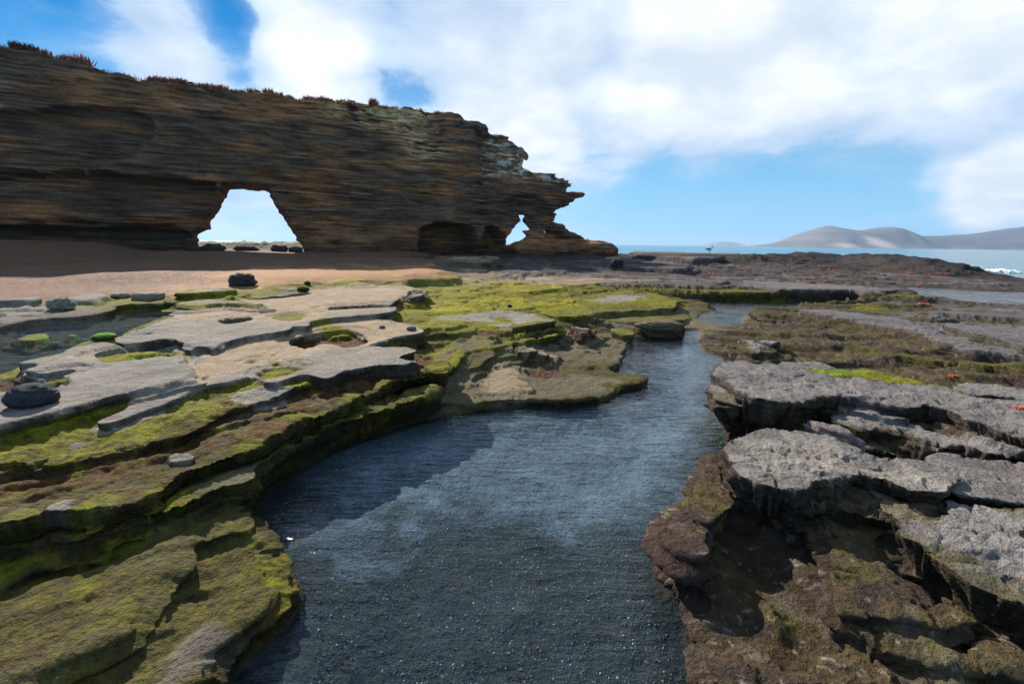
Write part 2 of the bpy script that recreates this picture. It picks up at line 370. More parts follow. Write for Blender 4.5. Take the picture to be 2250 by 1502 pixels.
op('D', [1210,600, 1280,650, 1500,700, 1900,770, 2250,840, 2800,960, 3300,1080, 3900,1150, 3900,900, 3300,850, 2600,700, 2000,600, 1350,560], .22, 'brown', fringe='olive', rough=1.4)
op('D', [870,745, 1300,722, 1700,765, 2250,900, 2200,1000, 1900,1050, 1400,1062, 1230,1000, 1130,930, 1000,900, 860,890, 780,830], .13, 'brown', rough=1)
op('D', [850,770, 1000,750, 1120,790, 1080,830, 900,820], .19, 'brown', round_=.2)
op('D', [1200,812, 1350,800, 1600,850, 1640,900, 1500,960, 1300,930], .25, 'rgray', fringe='olive', rough=.8)
op('E', [1500,1060, 1800,1050, 2250,1120, 2700,1180, 2700,1400, 2250,1290, 1900,1190, 1550,1130], .30, 'olive', fringe='brown', rough=.6)
op('E', [1520,1200, 1700,1195, 2000,1260, 2140,1330, 2120,1355, 1900,1335, 1600,1275], .24, 'brown')
op('E', [900,960, 1300,1010, 1700,1130, 1500,1150, 1100,1060, 850,1000], .27, 'olive', rough=1)
op('E', [200,1060, 240,1040, 560,1050, 640,1110, 500,1140, 250,1130], .20, 'brown', round_=.2)
op('E', [350,1160, 800,1180, 1500,1270, 2250,1420, 2250,1450, 1500,1310, 900,1270, 400,1190], .02, 'dark', kind='pit')
# middle: the mossy steps and the flat olive sheet
op('C', [0,1480, 340,1470, 1200,1440, 1700,1420, 1980,1370, 2020,1250, 2250,1212, 1950,1172, 1800,1132, 1500,1087, 1680,1012, 1780,942, 1700,892, 1620,862, 1600,760, 1200,850, 800,930, 540,980, 470,1080, 340,1190, 100,1300, -200,1400], .11, 'oliverock', fringe='olive')
paint('C', [650,1330, 760,1250, 700,1180, 900,1090, 1060,1080, 1050,1180, 1180,1300, 900,1320], 'tan', .7, .15, .1)
paint('C', [1000,990, 1300,960, 1550,990, 1200,1010], 'tan', .5, .15, .05)
op('P', [1345,838, 1385,830, 1412,829, 1419,840, 1416,851, 1366,858], .14, 'olive', edge=.5)
op('C', [1160,1120, 1250,1097, 1500,1092, 1520,1180, 1620,1240, 1400,1232, 1180,1190], .06, 'redalg', kind='pit', rough=3)
op('C', [1630,862, 1800,850, 2040,850, 2230,790, 2180,900, 2220,950, 2040,1030, 1990,980, 1800,940, 1700,880], .11, 'oliverock', fringe='brown', round_=.2)
op('C', [1670,1010, 1800,1000, 1900,1000, 2030,1080, 2050,1110, 1900,1170, 1800,1150, 1640,1130], .06, 'brown', rough=3)
op('C', [1580,702, 1800,702, 1830,740, 1700,800, 1620,790], .27, 'tan', fringe='redalg')
op('C', [1980,706, 2240,752, 2230,790, 2030,772], .19, 'gray', fringe='moss')
op('C', [500,790, 660,840, 720,862, 1000,822, 1330,752, 1500,702, 1532,742, 1480,790, 1300,832, 1080,852, 1000,882, 800,922, 640,932, 540,972, 480,1012, 440,1102, 350,1162, 260,1120, 220,1052, 180,972, 300,942], .27, 'oliverock', fringe='moss')
op('C', [110,720, 400,742, 700,772, 760,797, 1000,782, 1350,702, 1432,712, 1440,682, 1300,602, 200,602], .345, 'moss', fringe='redalg', rough=.8)
op('C', [160,652, 230,612, 470,592, 690,562, 860,542, 1000,547, 1220,582, 1380,627, 1380,652, 1080,707, 860,717, 750,692, 700,662, 480,672, 200,667], .42, 'gray', fringe='moss')
op('C', [770,640, 850,620, 990,625, 1080,680, 1000,690, 880,690], .37, 'moss', kind='pit')
op('C', [80,530, 400,512, 720,520, 600,560, 200,565], .40, 'ymoss')
op('C', [510,480, 600,470, 695,475, 650,495, 530,498], .42, 'moss')
paint('C', [160,330, 600,310, 1000,290, 1500,330, 1700,420, 1300,480, 900,520, 500,560, 150,500], 'ymoss', .65, .42, .1, .25)
paint('C', [700,300, 1100,290, 1380,320, 1100,330, 800,325], 'ymoss', .8, .45, .05, .1)
# left platform and its hollows
op('P', [253,757, 300,754, 345,744, 390,747, 400,768, 451,759, 463,762, 470,766, 499,750, 545,740, 605,730, 641,716, 672,718, 690,703, 772,695, 850,688, 864,683, 866,673, 850,665, 872,658, 894,653, 934,651, 928,633, 880,625, 760,628, 650,640, 520,660, 450,668, 390,685, 373,696, 333,713, 270,735], .58, 'tan', fringe='gray')
paint('P', [253,757, 345,744, 400,768, 470,766, 545,740, 641,716, 560,705, 420,700, 333,713], 'gray', .9, .58)
paint('P', [700,695, 850,686, 860,680, 760,682, 690,690], 'gray', .8, .58)
op('B', [1170,382, 1250,357, 1850,322, 1870,347, 1800,362, 1240,392], .50, 'olive', kind='pit', edge=.5)
op('B', [40,492, 200,450, 480,440, 500,482, 200,517], .545, 'oliverock', kind='pit')
op('B', [570,432, 830,397, 1070,407, 990,452, 960,492, 680,482], .53, 'moss', kind='pit')
op('B', [300,265, 900,205, 1100,210, 700,260], .56, 'olive', kind='pit')
op('A', [1740,295, 1960,332, 2060,302, 2250,292, 2390,300, 2650,315, 2520,285, 2250,250, 2060,250, 1900,262], .69, 'gray', fringe='moss')
op('A', [1780,202, 1850,162, 2050,145, 2250,138, 2290,145, 2300,170, 2000,195], .74, 'gray', fringe='moss')
op('A', [610,242, 650,192, 1000,162, 1120,190, 1000,236, 800,250], .68, 'gray', round_=.4)
op('A', [-100,250, 0,225, 260,200, 400,225, 250,255], .70, 'gray', round_=.3)
op('B', [1020,30, 1300,45, 1700,105, 1500,110, 1200,75, 1050,60], .68, 'ymoss')
op('B', [700,50, 1000,30, 1060,80, 850,105], .68, 'moss')
op('B', [590,125, 900,140, 1000,110, 940,160, 700,165], .66, 'gray', fringe='moss')
op('P', [240,930, 300,905, 380,880, 450,849, 530,832, 570,822, 574,836, 597,842, 640,832, 672,822, 725,835, 750,815, 828,804, 919,795, 863,787, 923,773, 883,764, 828,764, 814,758, 859,742, 950,729, 860,700, 700,690, 500,720, 450,760, 420,800, 350,850, 200,925], .50, 'tan', fringe='gray')
paint('P', [450,849, 570,822, 672,822, 750,815, 919,795, 883,764, 740,760, 660,790, 560,800, 470,830], 'gray', .85, .5)
op('B', [820,722, 890,672, 1100,632, 1470,572, 1600,650, 1640,722, 1400,792, 1200,722, 1050,782, 930,792], .42, 'redalg', kind='pit', rough=1)
paint('B', [1000,560, 1200,500, 1400,540, 1440,600, 1200,600], 'moss', 1, .46)
op('B', [550,1002, 700,962, 1000,952, 960,1002, 660,1077, 560,1062], .44, 'moss', kind='pit', rough=1)
for q_ in ([420,902, 470,880, 505,893, 450,917], [625,900, 700,893, 805,920, 740,942, 660,932], [1560,690, 1600,680, 1620,700, 1570,705], [900,905, 960,900, 1040,945, 940,950]):
    op('B', q_, .455, 'moss', kind='pit', edge=.8)
op('B', [640,852, 665,856, 835,765, 808,742], .47, 'gray', kind='pit', edge=.5)
op('A', [1290,634, 1400,612, 1550,606, 1560,616, 1400,632], .53, 'olive', kind='pit', edge=.3)
op('A', [200,968, 330,950, 480,930, 470,945, 330,968], .54, 'olive', kind='pit', edge=.4)
op('B', [2020,150, 2140,150, 2170,225, 2000,232], .66, 'gray', fringe='olive')
op('P', [-400,1100, 0,1032, 38,1018, 64,1024, 140,1016, 280,986, 380,956, 470,917, 560,882, 660,852, 760,824, 860,804, 900,792, 860,772, 600,800, 300,880, 0,960, -400,1000], .445, 'moss', fringe='redalg', rough=1)
op('P', [-400,1210, 0,1142, 56,1134, 100,1118, 208,1112, 305,1092, 361,1050, 421,1026, 500,998, 561,968, 634,915, 717,891, 783,864, 850,842, 905,822, 948,812, 972,826, 980,800, 950,780, 880,770, 600,820, 300,900, 0,960, -400,1050], .385, 'redalg', fringe='moss', rough=1)
paint('P', [0,1130, 100,1110, 300,1080, 500,990, 560,960, 400,990, 200,1060, 0,1100], 'olive', .8, .38)
for patch in ([200,948, 330,890, 400,862, 440,858, 380,900, 290,930, 220,955], [110,1000, 160,965, 230,955, 150,990], [70,1108, 110,1082, 160,1072, 165,1090, 120,1108], [370,985, 400,980, 405,990, 380,993], [490,880, 540,850, 640,850, 620,880, 540,890], [650,825, 760,822, 720,845]):
    paint('P', patch, 'gray', .95, .44, .03, .06)
op('A', [-600,1150, -150,1050, 0,1002, 110,942, 400,832, 580,812, 720,732, 1000,672, 1140,702, 1500,722, 1780,777, 1830,852, 1800,872, 1880,912, 1960,962, 1780,1012, 1910,1042, 1870,1022, 1500,1117, 1130,1192, 640,1332, 220,1452, 0,1492, -700,1620], .575, 'gray', fringe='gray')
paint('A', [700,760, 1100,720, 1500,730, 1000,800, 800,860], 'tan', .5, .57)
op('A', [860,880, 1000,812, 1400,762, 1800,772, 1890,862, 1600,872, 1030,957, 960,912], .49, 'moss', kind='pit')
paint('A', [1120,880, 1300,810, 1600,820, 1580,860, 1300,880, 1160,920], 'green', .9, .49, .03)
op('A', [-250,1300, -250,1100, 0,1082, 240,1062, 200,1132, 330,1162, 470,1192, 640,1132, 655,1262, 450,1277, 0,1302], .42, 'redalg', kind='pit')
op('A', [400,1102, 600,1022, 820,992, 640,1092, 500,1132], .49, 'moss', kind='pit')
op('I', [210,702, 260,662, 430,622, 520,562, 640,600, 560,700, 400,732, 260,742], .26, 'olive', fringe='redalg')
op('I', [-300,860, 0,832, 130,792, 260,762, 400,772, 300,832, 100,902, 0,982, -300,1050], .2, 'moss', fringe='olive')
op('P', [180,1165, 310,1138, 385,1110, 465,1066, 525,1052, 565,1032, 600,992, 700,944, 800,904, 900,870, 960,852, 960,838, 800,880, 697,930, 625,962, 561,1000, 481,1036, 401,1076, 296,1128, 200,1150], .29, 'olive', fringe='moss')
paint('P', [401,1076, 481,1036, 561,1000, 697,930, 800,890, 760,915, 600,985, 465,1066], 'oliverock', .75, .29)
op('P', [-400,1500, -400,1340, 0,1292, 90,1252, 200,1230, 300,1177, 420,1132, 520,1082, 558,1062, 540,1097, 470,1142, 436,1167, 446,1197, 430,1232, 380,1292, 350,1342, 330,1402, 200,1462, 60,1522, 0,1600, -300,1750], .22, 'olive', round_=.5, edge=.6)
op('P', [380,1580, 470,1457, 560,1394, 622,1347, 638,1302, 614,1252, 587,1207, 557,1187, 505,1180, 492,1202, 497,1232, 470,1292, 400,1362, 330,1422, 200,1490, 40,1600], .15, 'olive', round_=.5, edge=.6)
paint('P', [540,1200, 600,1240, 640,1300, 625,1345, 560,1380, 590,1310, 570,1240], 'moss', .9, .12, .06)
paint('P', [360,1420, 480,1380, 560,1390, 470,1460, 380,1540], 'wet', .7, .12, .1)
paint('P', [150,1290, 230,1290, 250,1330, 180,1360], 'moss', .7, .2)
# right: big grey slabs with dark undercuts
op('F', [840,420, 1000,500, 1100,550, 1400,622, 1690,662, 1680,692, 1400,642, 1200,612, 1050,542, 850,452], .32, 'brown')
op('F', [850,480, 1050,560, 1200,620, 1300,650, 1690,702, 1690,747, 1310,732, 1130,722, 1000,602], .25, 'oliverock', fringe='brown')
op('F', [790,340, 950,322, 1250,372, 1400,412, 1480,472, 1540,502, 1750,562, 1900,552, 2250,642, 2600,740, 2600,850, 2250,742, 1900,692, 1700,642, 1600,642, 1280,532, 1080,522, 900,442], .40, 'rgray', fringe='brown', rough=1)
op('F', [1530,440, 1560,400, 1800,420, 1890,500, 1850,560, 1600,520], .44, 'brown', round_=.4)
op('F', [1650,565, 1850,600, 2250,690, 2600,790, 2600,900, 2250,760, 1950,745, 1800,700, 1690,670], .33, 'brown', rough=1)
op('F', [30,222, 60,187, 110,190, 200,200, 300,280, 430,330, 500,350, 650,350, 662,377, 560,392, 430,372, 250,352, 150,372, 100,322, 30,272], .41, 'rgray', fringe='oliverock', rough=1)
op('F', [300,492, 400,488, 595,510, 590,550, 500,560, 320,540], .16, 'brown')
op('F', [490,55, 820,40, 860,80, 1100,100, 1400,170, 1750,220, 2000,215, 2250,245, 2600,300, 2600,420, 2250,300, 1700,242, 1200,202, 700,122], .45, 'rgray', rough=.6)
paint('F', [600,85, 860,85, 1100,105, 1400,172, 1750,222, 1700,240, 1300,195, 900,140, 700,118], 'moss', .95, .45, .05)
paint('F', [700,100, 860,90, 1150,120, 1000,140], 'green', .5, .45, .05)
op('F', [95,112, 150,77, 300,57, 560,72, 630,107, 640,132, 900,152, 1150,202, 1700,232, 2250,300, 2650,360, 2650,680, 2250,562, 2000,482, 1890,452, 1780,392, 1600,347, 1480,337, 1390,352, 1200,332, 980,282, 860,270, 740,264, 620,282, 440,302, 320,272, 230,212, 190,152, 110,162], .53, 'rgray', fringe='rgray', rough=1.2)
op('F', [1650,287, 1850,302, 2250,342, 2400,360, 2400,405, 2250,387, 1850,347, 1700,302], .42, 'brown', kind='pit', edge=.5)
op('F', [1690,702, 1950,742, 2250,762, 2600,800, 2600,1090, 2250,1022, 2000,1002, 1750,972, 1750,912, 1650,872, 1660,800], .455, 'rgray', edge=.6)
paint('F', [1700,715, 2250,775, 2600,810, 2600,900, 2250,850, 1800,800], 'wet', .8, .455, .1)
op('G', [1150,772, 1250,762, 1400,692, 1450,722, 1698,762, 1950,800, 1950,1150, 1698,1082, 1560,1062, 1440,982, 1380,902, 1280,872, 1200,802], .45, 'rgray', fringe='oliverock', rough=1.2)
op('F', [220,652, 330,577, 480,557, 640,572, 720,552, 900,622, 1140,717, 1300,742, 1640,762, 1672,842, 1642,882, 1662,912, 1580,952, 1400,932, 1270,872, 1200,862, 1150,852, 1080,837, 1000,862, 900,892, 720,882, 640,912, 620,902, 480,897, 380,872, 320,832, 280,762, 210,742], .50, 'gray', fringe='rgray', rough=1.2)
op('G', [600,660, 760,700, 1000,680, 1060,700, 1180,760, 1130,790, 1000,745, 850,730, 700,725, 610,700], .36, 'brown', rough=1)
op('G', [560,640, 800,690, 1000,600, 1250,640, 1420,690, 1300,800, 1150,790, 1000,740, 850,735, 650,720], .40, 'oliverock', fringe='brown', rough=1)
op('G', [200,722, 260,642, 300,522, 380,507, 480,642, 580,702, 750,762, 850,752, 1000,762, 1120,792, 1180,882, 1190,1002, 1350,1102, 1530,1152, 1500,1202, 1400,1272, 1200,1232, 950,1192, 850,1212, 830,1132, 840,1002, 700,832, 480,782, 400,802, 330,832, 300,902, 280,1002, 200,1162, 120,1082, 75,982, 75,922, 110,842], .34, 'brown', round_=.15, rough=.8)
paint('G', [860,760, 1080,790, 1150,900, 1180,1010, 1000,1050, 850,1000, 760,880], 'olive', .7, .36)
op('G', [870,1202, 1000,1192, 1200,1242, 1340,1312, 1450,1342, 1600,1242, 1660,1262, 1720,1402, 1698,1452, 1300,1402, 1050,1352], .30, 'brown', round_=.1, rough=.8)
op('G', [820,1222, 900,1262, 1100,1372, 1300,1422, 1698,1472, 1950,1500, 1950,1750, 900,1700, 830,1402], .24, 'brown', rough=.8)
op('G', [205,1222, 300,1232, 480,1362, 640,1422, 800,1422, 870,1482, 900,1650, 290,1650, 240,1402], .22, 'brown', round_=.15, rough=.5)
op('G', [400,802, 480,792, 640,812, 780,882, 830,962, 835,1102, 845,1252, 832,1402, 720,1432, 560,1392, 400,1302, 280,1202, 212,1172, 292,1002, 330,862], .26, 'brown', kind='pit', edge=.3)
op('G', [395,812, 470,802, 600,850, 720,930, 800,1040, 815,1140, 825,1260, 815,1390, 720,1415, 560,1375, 400,1290, 290,1195, 220,1165, 300,1005, 335,870], .20, 'brown', kind='pit', edge=.3)
op('G', [390,830, 450,820, 560,900, 660,1000, 760,1100, 790,1200, 800,1270, 790,1370, 700,1395, 560,1360, 420,1280, 310,1190, 235,1160, 305,1010, 340,890], .14, 'brown', kind='pit', edge=.3)
op('G', [440,1100, 560,1050, 700,1130, 760,1260, 740,1330, 620,1330, 520,1250], .19, 'brown', round_=.5)
paint('G', [560,1150, 680,1160, 750,1280, 700,1340, 600,1290], 'olive', .7, .13)
paint('G', [850,1070, 960,1080, 950,1180, 850,1190], 'moss', .18, .33)
paint('G', [1200,920, 1380,930, 1440,990, 1300,1010], 'moss', .45, .4)
paint('G', [210,1230, 260,1250, 300,1500, 280,1500], 'moss', .8, .2)
paint('G', [90,930, 200,900, 260,1050, 180,1130, 110,1050], 'oliverock', .6, .3)

# thin secondary beds cutting across the mossy and brown rock
lf = sstep(0.05, -0.05, T2.astype(f32))
al = np.where(lf > .5, 0.75 * GX + 0.66 * GY, 0.90 * GX - 0.44 * GY); pe = np.where(lf > .5, -0.66 * GX + 0.75 * GY, 0.44 * GX + 0.90 * GY)
sc_ = (0.55 + 0.9 * sstep(4, 12, R2) + 2.2 * far)
nd = fbm(al * 0.22, pe, 1.0, 4, 401, .55) * (1 - sstep(3.5, 7, R2)) + fbm(al * 0.22, pe, 2.0, 4, 402, .55) * sstep(3.5, 7, R2)
amp = 0.055 + 0.05 * sstep(4, 9, R2) + 0.07 * far
stp = 0.034 + 0.045 * sstep(4, 9, R2) + 0.03 * far
dip = 0.075 - 0.02 * sstep(4, 9, R2) + 0.01 * far                # beds dip away from the shore, so their broken edges face it
qd = (nd * amp + dip * pe) / stp; fd = np.floor(qd); Dd = (fd + sstep(0.80, 1.0, qd - fd)) * stp - dip * pe - 0.3 * stp
rmask = sstep(0.20, 0.13, C[..., 0]) * (1 - sandm) * sstep(-.02, .08, H) * sstep(.0, .05, np.abs(H - 0.42) + (C[..., 1] < .1))
rmask = rmask * (0.35 + 0.65 * sstep(2.5, 4.5, R2))
H = (H + Dd * rmask).astype(f32)
# ------------------------------------------------------------------ pools
POOLS = {}
def pool(name, zoom, flat, zw, bed, it=2, w=0.10, cls='bed', edge=0.5):
    global H, C
    P = to_ground(pts(zoom, flat), zw, it)
    Rm = min(float(np.hypot(P[:, 0], P[:, 1]).mean()), 40); s_ = max(Rm / 5, .5)
    sl, d = grid_sdf(P, 1.2 * s_)
    x, y = GX[sl], GY[sl]
    d = d + edge * s_ * (0.05 * fbm(x, y, 0.5 * s_, 4, 41) + 0.014 * fbm(x, y, 0.09 * s_, 3, 42))
    t = sstep(-w * s_, w * s_ * 0.9, d)
    zb = bed - 0.10 * sstep(0.1 * s_, 0.7 * s_, d) + 0.02 * N_mid[sl] + 0.03 * N_big[sl]
    h = np.maximum(H[sl], zw + 0.05)
    near = sstep(-0.35 * s_, -0.1 * s_, d)
    h = H[sl] * (1 - near) + h * near
    H[sl] = h + (np.minimum(zb, h) - h) * t
    m = sstep(-0.0, 0.08 * s_, d)
    C[sl] += (np.array(CLS[cls], f32) - C[sl]) * m[..., None]
    POOLS[name] = (P, zw)
MAIN = [470,1600, 490,1502, 560,1440, 620,1378, 643,1332, 641,1300, 620,1260, 592,1212, 564,1185, 560,1160, 570,1112, 602,1075, 650,1042, 720,1002, 800,967, 900,937, 1000,912, 1090,897, 1200,894, 1240,897, 1300,889, 1345,879, 1362,860, 1420,852, 1418,832, 1390,828,
        1340,822, 1346,815, 1370,803, 1362,790, 1395,757, 1390,745, 1440,742, 1500,738, 1506,725, 1545,726, 1530,745, 1545,765, 1575,780, 1620,795, 1590,808, 1567,840, 1565,860, 1587,880, 1592,905, 1562,960, 1577,990, 1552,1010, 1537,1050, 1532,1090, 1492,1130, 1452,1170, 1438,1220, 1442,1270, 1462,1310, 1502,1340, 1512,1380, 1532,1440, 1547,1502, 1560,1600, 1560,1900, 470,1900]
pool('main', 'P', MAIN, 0.0, -.05)
paint('P', [700,1060, 800,985, 950,945, 1100,915, 1300,905, 1420,880, 1440,800, 1480,760, 1560,790, 1560,900, 1540,980, 1500,1080, 1400,1180, 1100,1150, 900,1130, 760,1140], 'paleb', .9, -.2, .3, .2, below=-.05)
paint('P', [620,1180, 760,1130, 900,1200, 850,1300, 700,1300], 'paleb', .45, -.2, .2, .4, below=-.05)
pool('channel', 'P', [1530,692, 1565,712, 1645,723, 1662,718, 1627,704, 1640,688, 1660,678, 1760,672, 1900,672, 1880,662, 1700,664, 1560,662, 1500,668, 1560,675, 1580,684], 0.0, -.10, cls='dark')
pool('shore', 'P', [1955,633, 2000,641, 2030,656, 2055,669, 2110,670, 2250,677, 2500,690, 2500,650, 2250,642, 2150,640, 2050,631], 0.02, -.15, cls='dark')
pool('left', 'A', [-600,700, 0,600, 250,542, 480,512, 560,512, 850,492, 1130,432, 1200,382, 1500,372, 1750,382, 1680,432, 1500,510, 1200,600, 1140,680, 880,672, 720,732, 580,812, 400,832, 110,942, 0,1002, -600,1150], 0.42, .33, cls='side')
paint('A', [-600,700, 0,600, 480,512, 1130,432, 1750,382, 1500,440, 1100,520, 600,640, 0,760], 'brown', .6, .33, .2)
for p_ in ([120,650, 250,600, 460,600, 440,650, 250,670], [610,600, 820,590, 800,620, 620,630], [880,650, 940,600, 1080,640, 1050,668, 900,668], [1200,580, 1350,520, 1480,510, 1330,570]):
    op('A', p_, .430, 'moss', edge=1.6); paint('A', p_, 'green', .5, .43, .03, .2)
# ------------------------------------------------------------------ far lava ridge, shore line, relief, undercut ledges
def ridge(crest, half, rough, cls, amt=1.0):
    global H, C
    Pw = [(tuple(ground(x, y, z)), z) for x, y, z in crest]
    best = np.full(CXg.shape, -9.0); 
    d_all = np.full(CXg.shape, 1e9); z_all = np.zeros(CXg.shape)
    for (a, za), (b, zb) in zip(Pw[:-1], Pw[1:]):
        ex, ey = b[0] - a[0], b[1] - a[1]
        t = np.clip(((CXg - a[0]) * ex + (CYg - a[1]) * ey) / (ex * ex + ey * ey), 0, 1)
        d = np.hypot(CXg - a[0] - t * ex, CYg - a[1] - t * ey)
        m = d < d_all
        d_all = np.where(m, d, d_all); z_all = np.where(m, za + t * (zb - za), z_all)
    d = upsample(d_all); zc = upsample(z_all)
    sl = (slice(0, None), slice(0, None))
    nn = fbm(GX, GY, 2.6, 5, 51, 0.6); n4 = np.abs(fbm(GX, GY, 1.3, 3, 52))
    prof = np.exp(-(d / half) ** 2)
    hz = zc * prof + rough * prof ** 0.5 * (0.45 * nn + 0.35 * (0.4 - n4))
    k = sstep(0.12, 0.3, prof)
    hz = np.where(k > 0, hz, -9)
    H = np.maximum(H, np.where(k > 0, H + (hz - H) * k, H)).astype(f32)
    m = sstep(0.15, 0.45, prof + 0.15 * nn) * amt
    C += (np.array(CLS[cls], f32) - C) * m[..., None]
ridge([(1610, 565, .95), (1650, 560, 1.1), (1720, 560, 1.1), (1830, 555, 1.22), (1880, 559, 1.1), (1945, 560, 1.2), (2030, 572, .95), (2090, 588, .6), (2130, 600, .3), (2165, 611, -.05)], 3.4, .55, 'lava')
# rocks seen through the big arch
back = sstep(-3, 3, (GX + 15) * -0.447 + (GY - 37) * 0.894 - 3.0) * sstep(-2, -8, GX)
H = (H + back * (0.55 * np.maximum(0, fbm(GX, GY, 5.0, 5, 61, .6)) + 0.35 * np.abs(fbm(GX, GY, 2.0, 3, 62)))).astype(f32)

LAND = np.array([(-140, -20), (-140, 40), (-90, 75), (-45, 86), (-12, 80), (4, 66), (14, 60), (20, 56), (30, 53), (37, 47), (37, 40), (36, 33), (34.5, 30.5), (31.5, 27.5), (31, 24), (37, 16), (52, -5), (52, -20)], float)
sl, dl = grid_sdf(LAND, 40.0)
dland = np.full(H.shape, -40.0, f32); dland[sl] = dl
shore = sstep(-2.0, 1.6, dland + 1.2 * fbm(GX, GY, 3.0, 4, 71))
H = (H * shore + (-1.6) * (1 - shore)).astype(f32)

# fine relief
md0 = sstep(5, 10, R2).astype(f32)
rocky = 1 - sandm
H = H + rocky * (0.004 * N_mid + 0.0018 * N_fine) - rocky * (1 - far) * 0.016 * sstep(.30, .62, fbm(GX, GY, 0.10, 3, 83, .6)) * sstep(.0, .12, T2.astype(f32)) * sstep(.1, .2, H) + far * rocky * 0.012 * N_patch
H = H + sandm * (0.012 * N_big)
mossy0 = sstep(0.0, 0.03, np.maximum(C[..., 1] - 2 * C[..., 2], .5 * (C[..., 0] - 1.5 * C[..., 1]))) * rocky * (1 - md0)
H = H + mossy0 * (0.009 * fbm(GX, GY, 0.13, 4, 85, .6) + 0.003 * fbm(GX, GY, 0.035, 2, 86)) * sstep(.0, .04, H)

def box(a, k):
    for ax in (0, 1):
        c = np.cumsum(np.concatenate([np.repeat(np.take(a, [0], ax), k + 1, ax), a, np.repeat(np.take(a, [-1], ax), k, ax)], ax), ax, dtype=np.float64)
        n = a.shape[ax]
        a = (np.take(c, np.arange(2 * k + 1, 2 * k + 1 + n), ax) - np.take(c, np.arange(0, n), ax)) / (2 * k + 1)
    return a
def mfilt(a, k, fn):
    for ax in (0, 1):
        done = 0; s = 1
        while done < k:
            s = min(s, k - done) if done else 1
            p1 = np.roll(a, s, ax); p2 = np.roll(a, -s, ax)
            a = fn(a, fn(p1, p2)); done += s; s *= 2
    return a
K = 13
H = (H * (1 - sandm) + box(H, 6) * sandm).astype(f32)
Hb = box(H, 5)
dr = np.gradient(RR); dth = np.gradient(TH)
def grads(h):
    gr = np.gradient(h, axis=0) / dr[:, None]; gt = np.gradient(h, axis=1) / (R2 * dth[None, :])
    return gr * np.sin(T2) + gt * np.cos(T2), gr * np.cos(T2) - gt * np.sin(T2)
gx, gy = grads(Hb)
gl = np.hypot(gx, gy) + 1e-6
nx, ny = -gx / gl, -gy / gl
Hx = mfilt(H, K, np.maximum); Hn = mfilt(H, K, np.minimum)
RH = np.clip(Hx - Hn, 0, 0.6)
tt = np.clip((H - Hn) / np.maximum(RH, 1e-3), 0, 1)
gate = sstep(0.035, 0.10, RH) * sstep(0.12, 0.5, gl) * rocky
gate = box(gate, 2)
lamin = fbm(GX * 0.6, H * 26.0 + 0.4 * GX, 1.0, 3, 91) * sstep(0.03, .25, tt) * sstep(1.0, .8, tt)
push = gate * RH * (0.60 * (sstep(0.15, 0.9, tt) - 0.5) + 0.50 * lamin)
push = np.clip(push, -0.22, 0.22) * (1 + 0.8 * far)
DX, DY = nx * push, ny * push
DX = box(DX, 1); DY = box(DY, 1)

# cover: growth, wet skin and painted-in shade on the ledge sides, speckle on the tops
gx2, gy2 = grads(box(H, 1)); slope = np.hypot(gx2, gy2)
rm = np.maximum(sstep(0.55, 1.4, slope), far * sstep(.15, .3, tt) * sstep(.97, .85, tt) * sstep(.06, .14, RH)) * rocky  # far step faces are darkened too, shade put into their colour
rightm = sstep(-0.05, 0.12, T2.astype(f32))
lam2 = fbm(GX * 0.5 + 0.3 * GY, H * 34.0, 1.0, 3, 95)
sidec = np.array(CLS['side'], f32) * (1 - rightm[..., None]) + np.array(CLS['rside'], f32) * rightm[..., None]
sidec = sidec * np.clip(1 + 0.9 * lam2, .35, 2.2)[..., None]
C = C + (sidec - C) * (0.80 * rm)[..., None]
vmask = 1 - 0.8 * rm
# black-green skin at and just below the water line
isbed = sstep(0.0, -0.03, H)
var = 1 + vmask * (0.20 * N_patch + 0.14 * N_mid + 0.10 * N_fine + 0.10 * N_big)
C = np.clip(C * np.clip(var, 0.45, 1.7)[..., None], 0.008, 0.75)
# freckles of growth: moss on grey, grey on moss, reddish weed on brown
fre = (0.5 * fbm(GX, GY, 0.16, 3, 101, .6) + 0.7 * fbm(GX, GY, 0.035, 2, 103, .6)) * (1 - far) + fbm(GX, GY, 0.9, 3, 102, .6) * far
greenish = sstep(0.0, 0.04, C[..., 1] - 2.2 * C[..., 2])
m1 = sstep(0.32, 0.6, fre) * greenish
C += (np.array((0.13, 0.17, 0.012), f32) - C) * (0.45 * m1)[..., None]
m2 = sstep(0.30, 0.6, -fre) * greenish
C += (np.array((0.060, 0.036, 0.014), f32) - C) * (0.65 * m2)[..., None]
org = np.clip(greenish + sstep(.008, .03, C[..., 0] - 1.5 * C[..., 1]), 0, 1) * sstep(.30, .22, C[..., 0]) * rocky * (1 - .8 * rightm * (1 - sstep(5, 8, R2))) * sstep(0.0, 0.03, H)
md = sstep(4, 9, R2).astype(f32)
def two(w1, w2, sd, g=.62): return fbm(GX, GY, w1, 4, sd, g) * (1 - md) + fbm(GX, GY, w2, 4, sd + 1, g) * md
a1 = two(.20, .7, 121); a2 = two(.065, .26, 125); a3 = two(.5, 1.6, 129)
for nz_, cl_, k in ((a3, (0.115, 0.100, 0.060), .55), (a1, (0.165, 0.155, 0.008), .5), (-a1, (0.085, 0.040, 0.017), .6), (-a3, (0.066, 0.060, 0.020), .6), (a2, (0.030, 0.026, 0.012), .62), (-a2, (0.17, 0.165, 0.012), .30)):
    C += (np.array(cl_, f32) - C) * (k * sstep(.10, .5, nz_) * org * (1 - .45 * md))[..., None]
brownish = sstep(0.02, 0.03, C[..., 0] - C[..., 1] * 1.15 + 0.02) * sstep(0.10, 0.075, C[..., 1]) * rightm * sstep(0.0, 0.03, H) * sstep(.04, .06, C[..., 0]) * (1 - .7 * far)
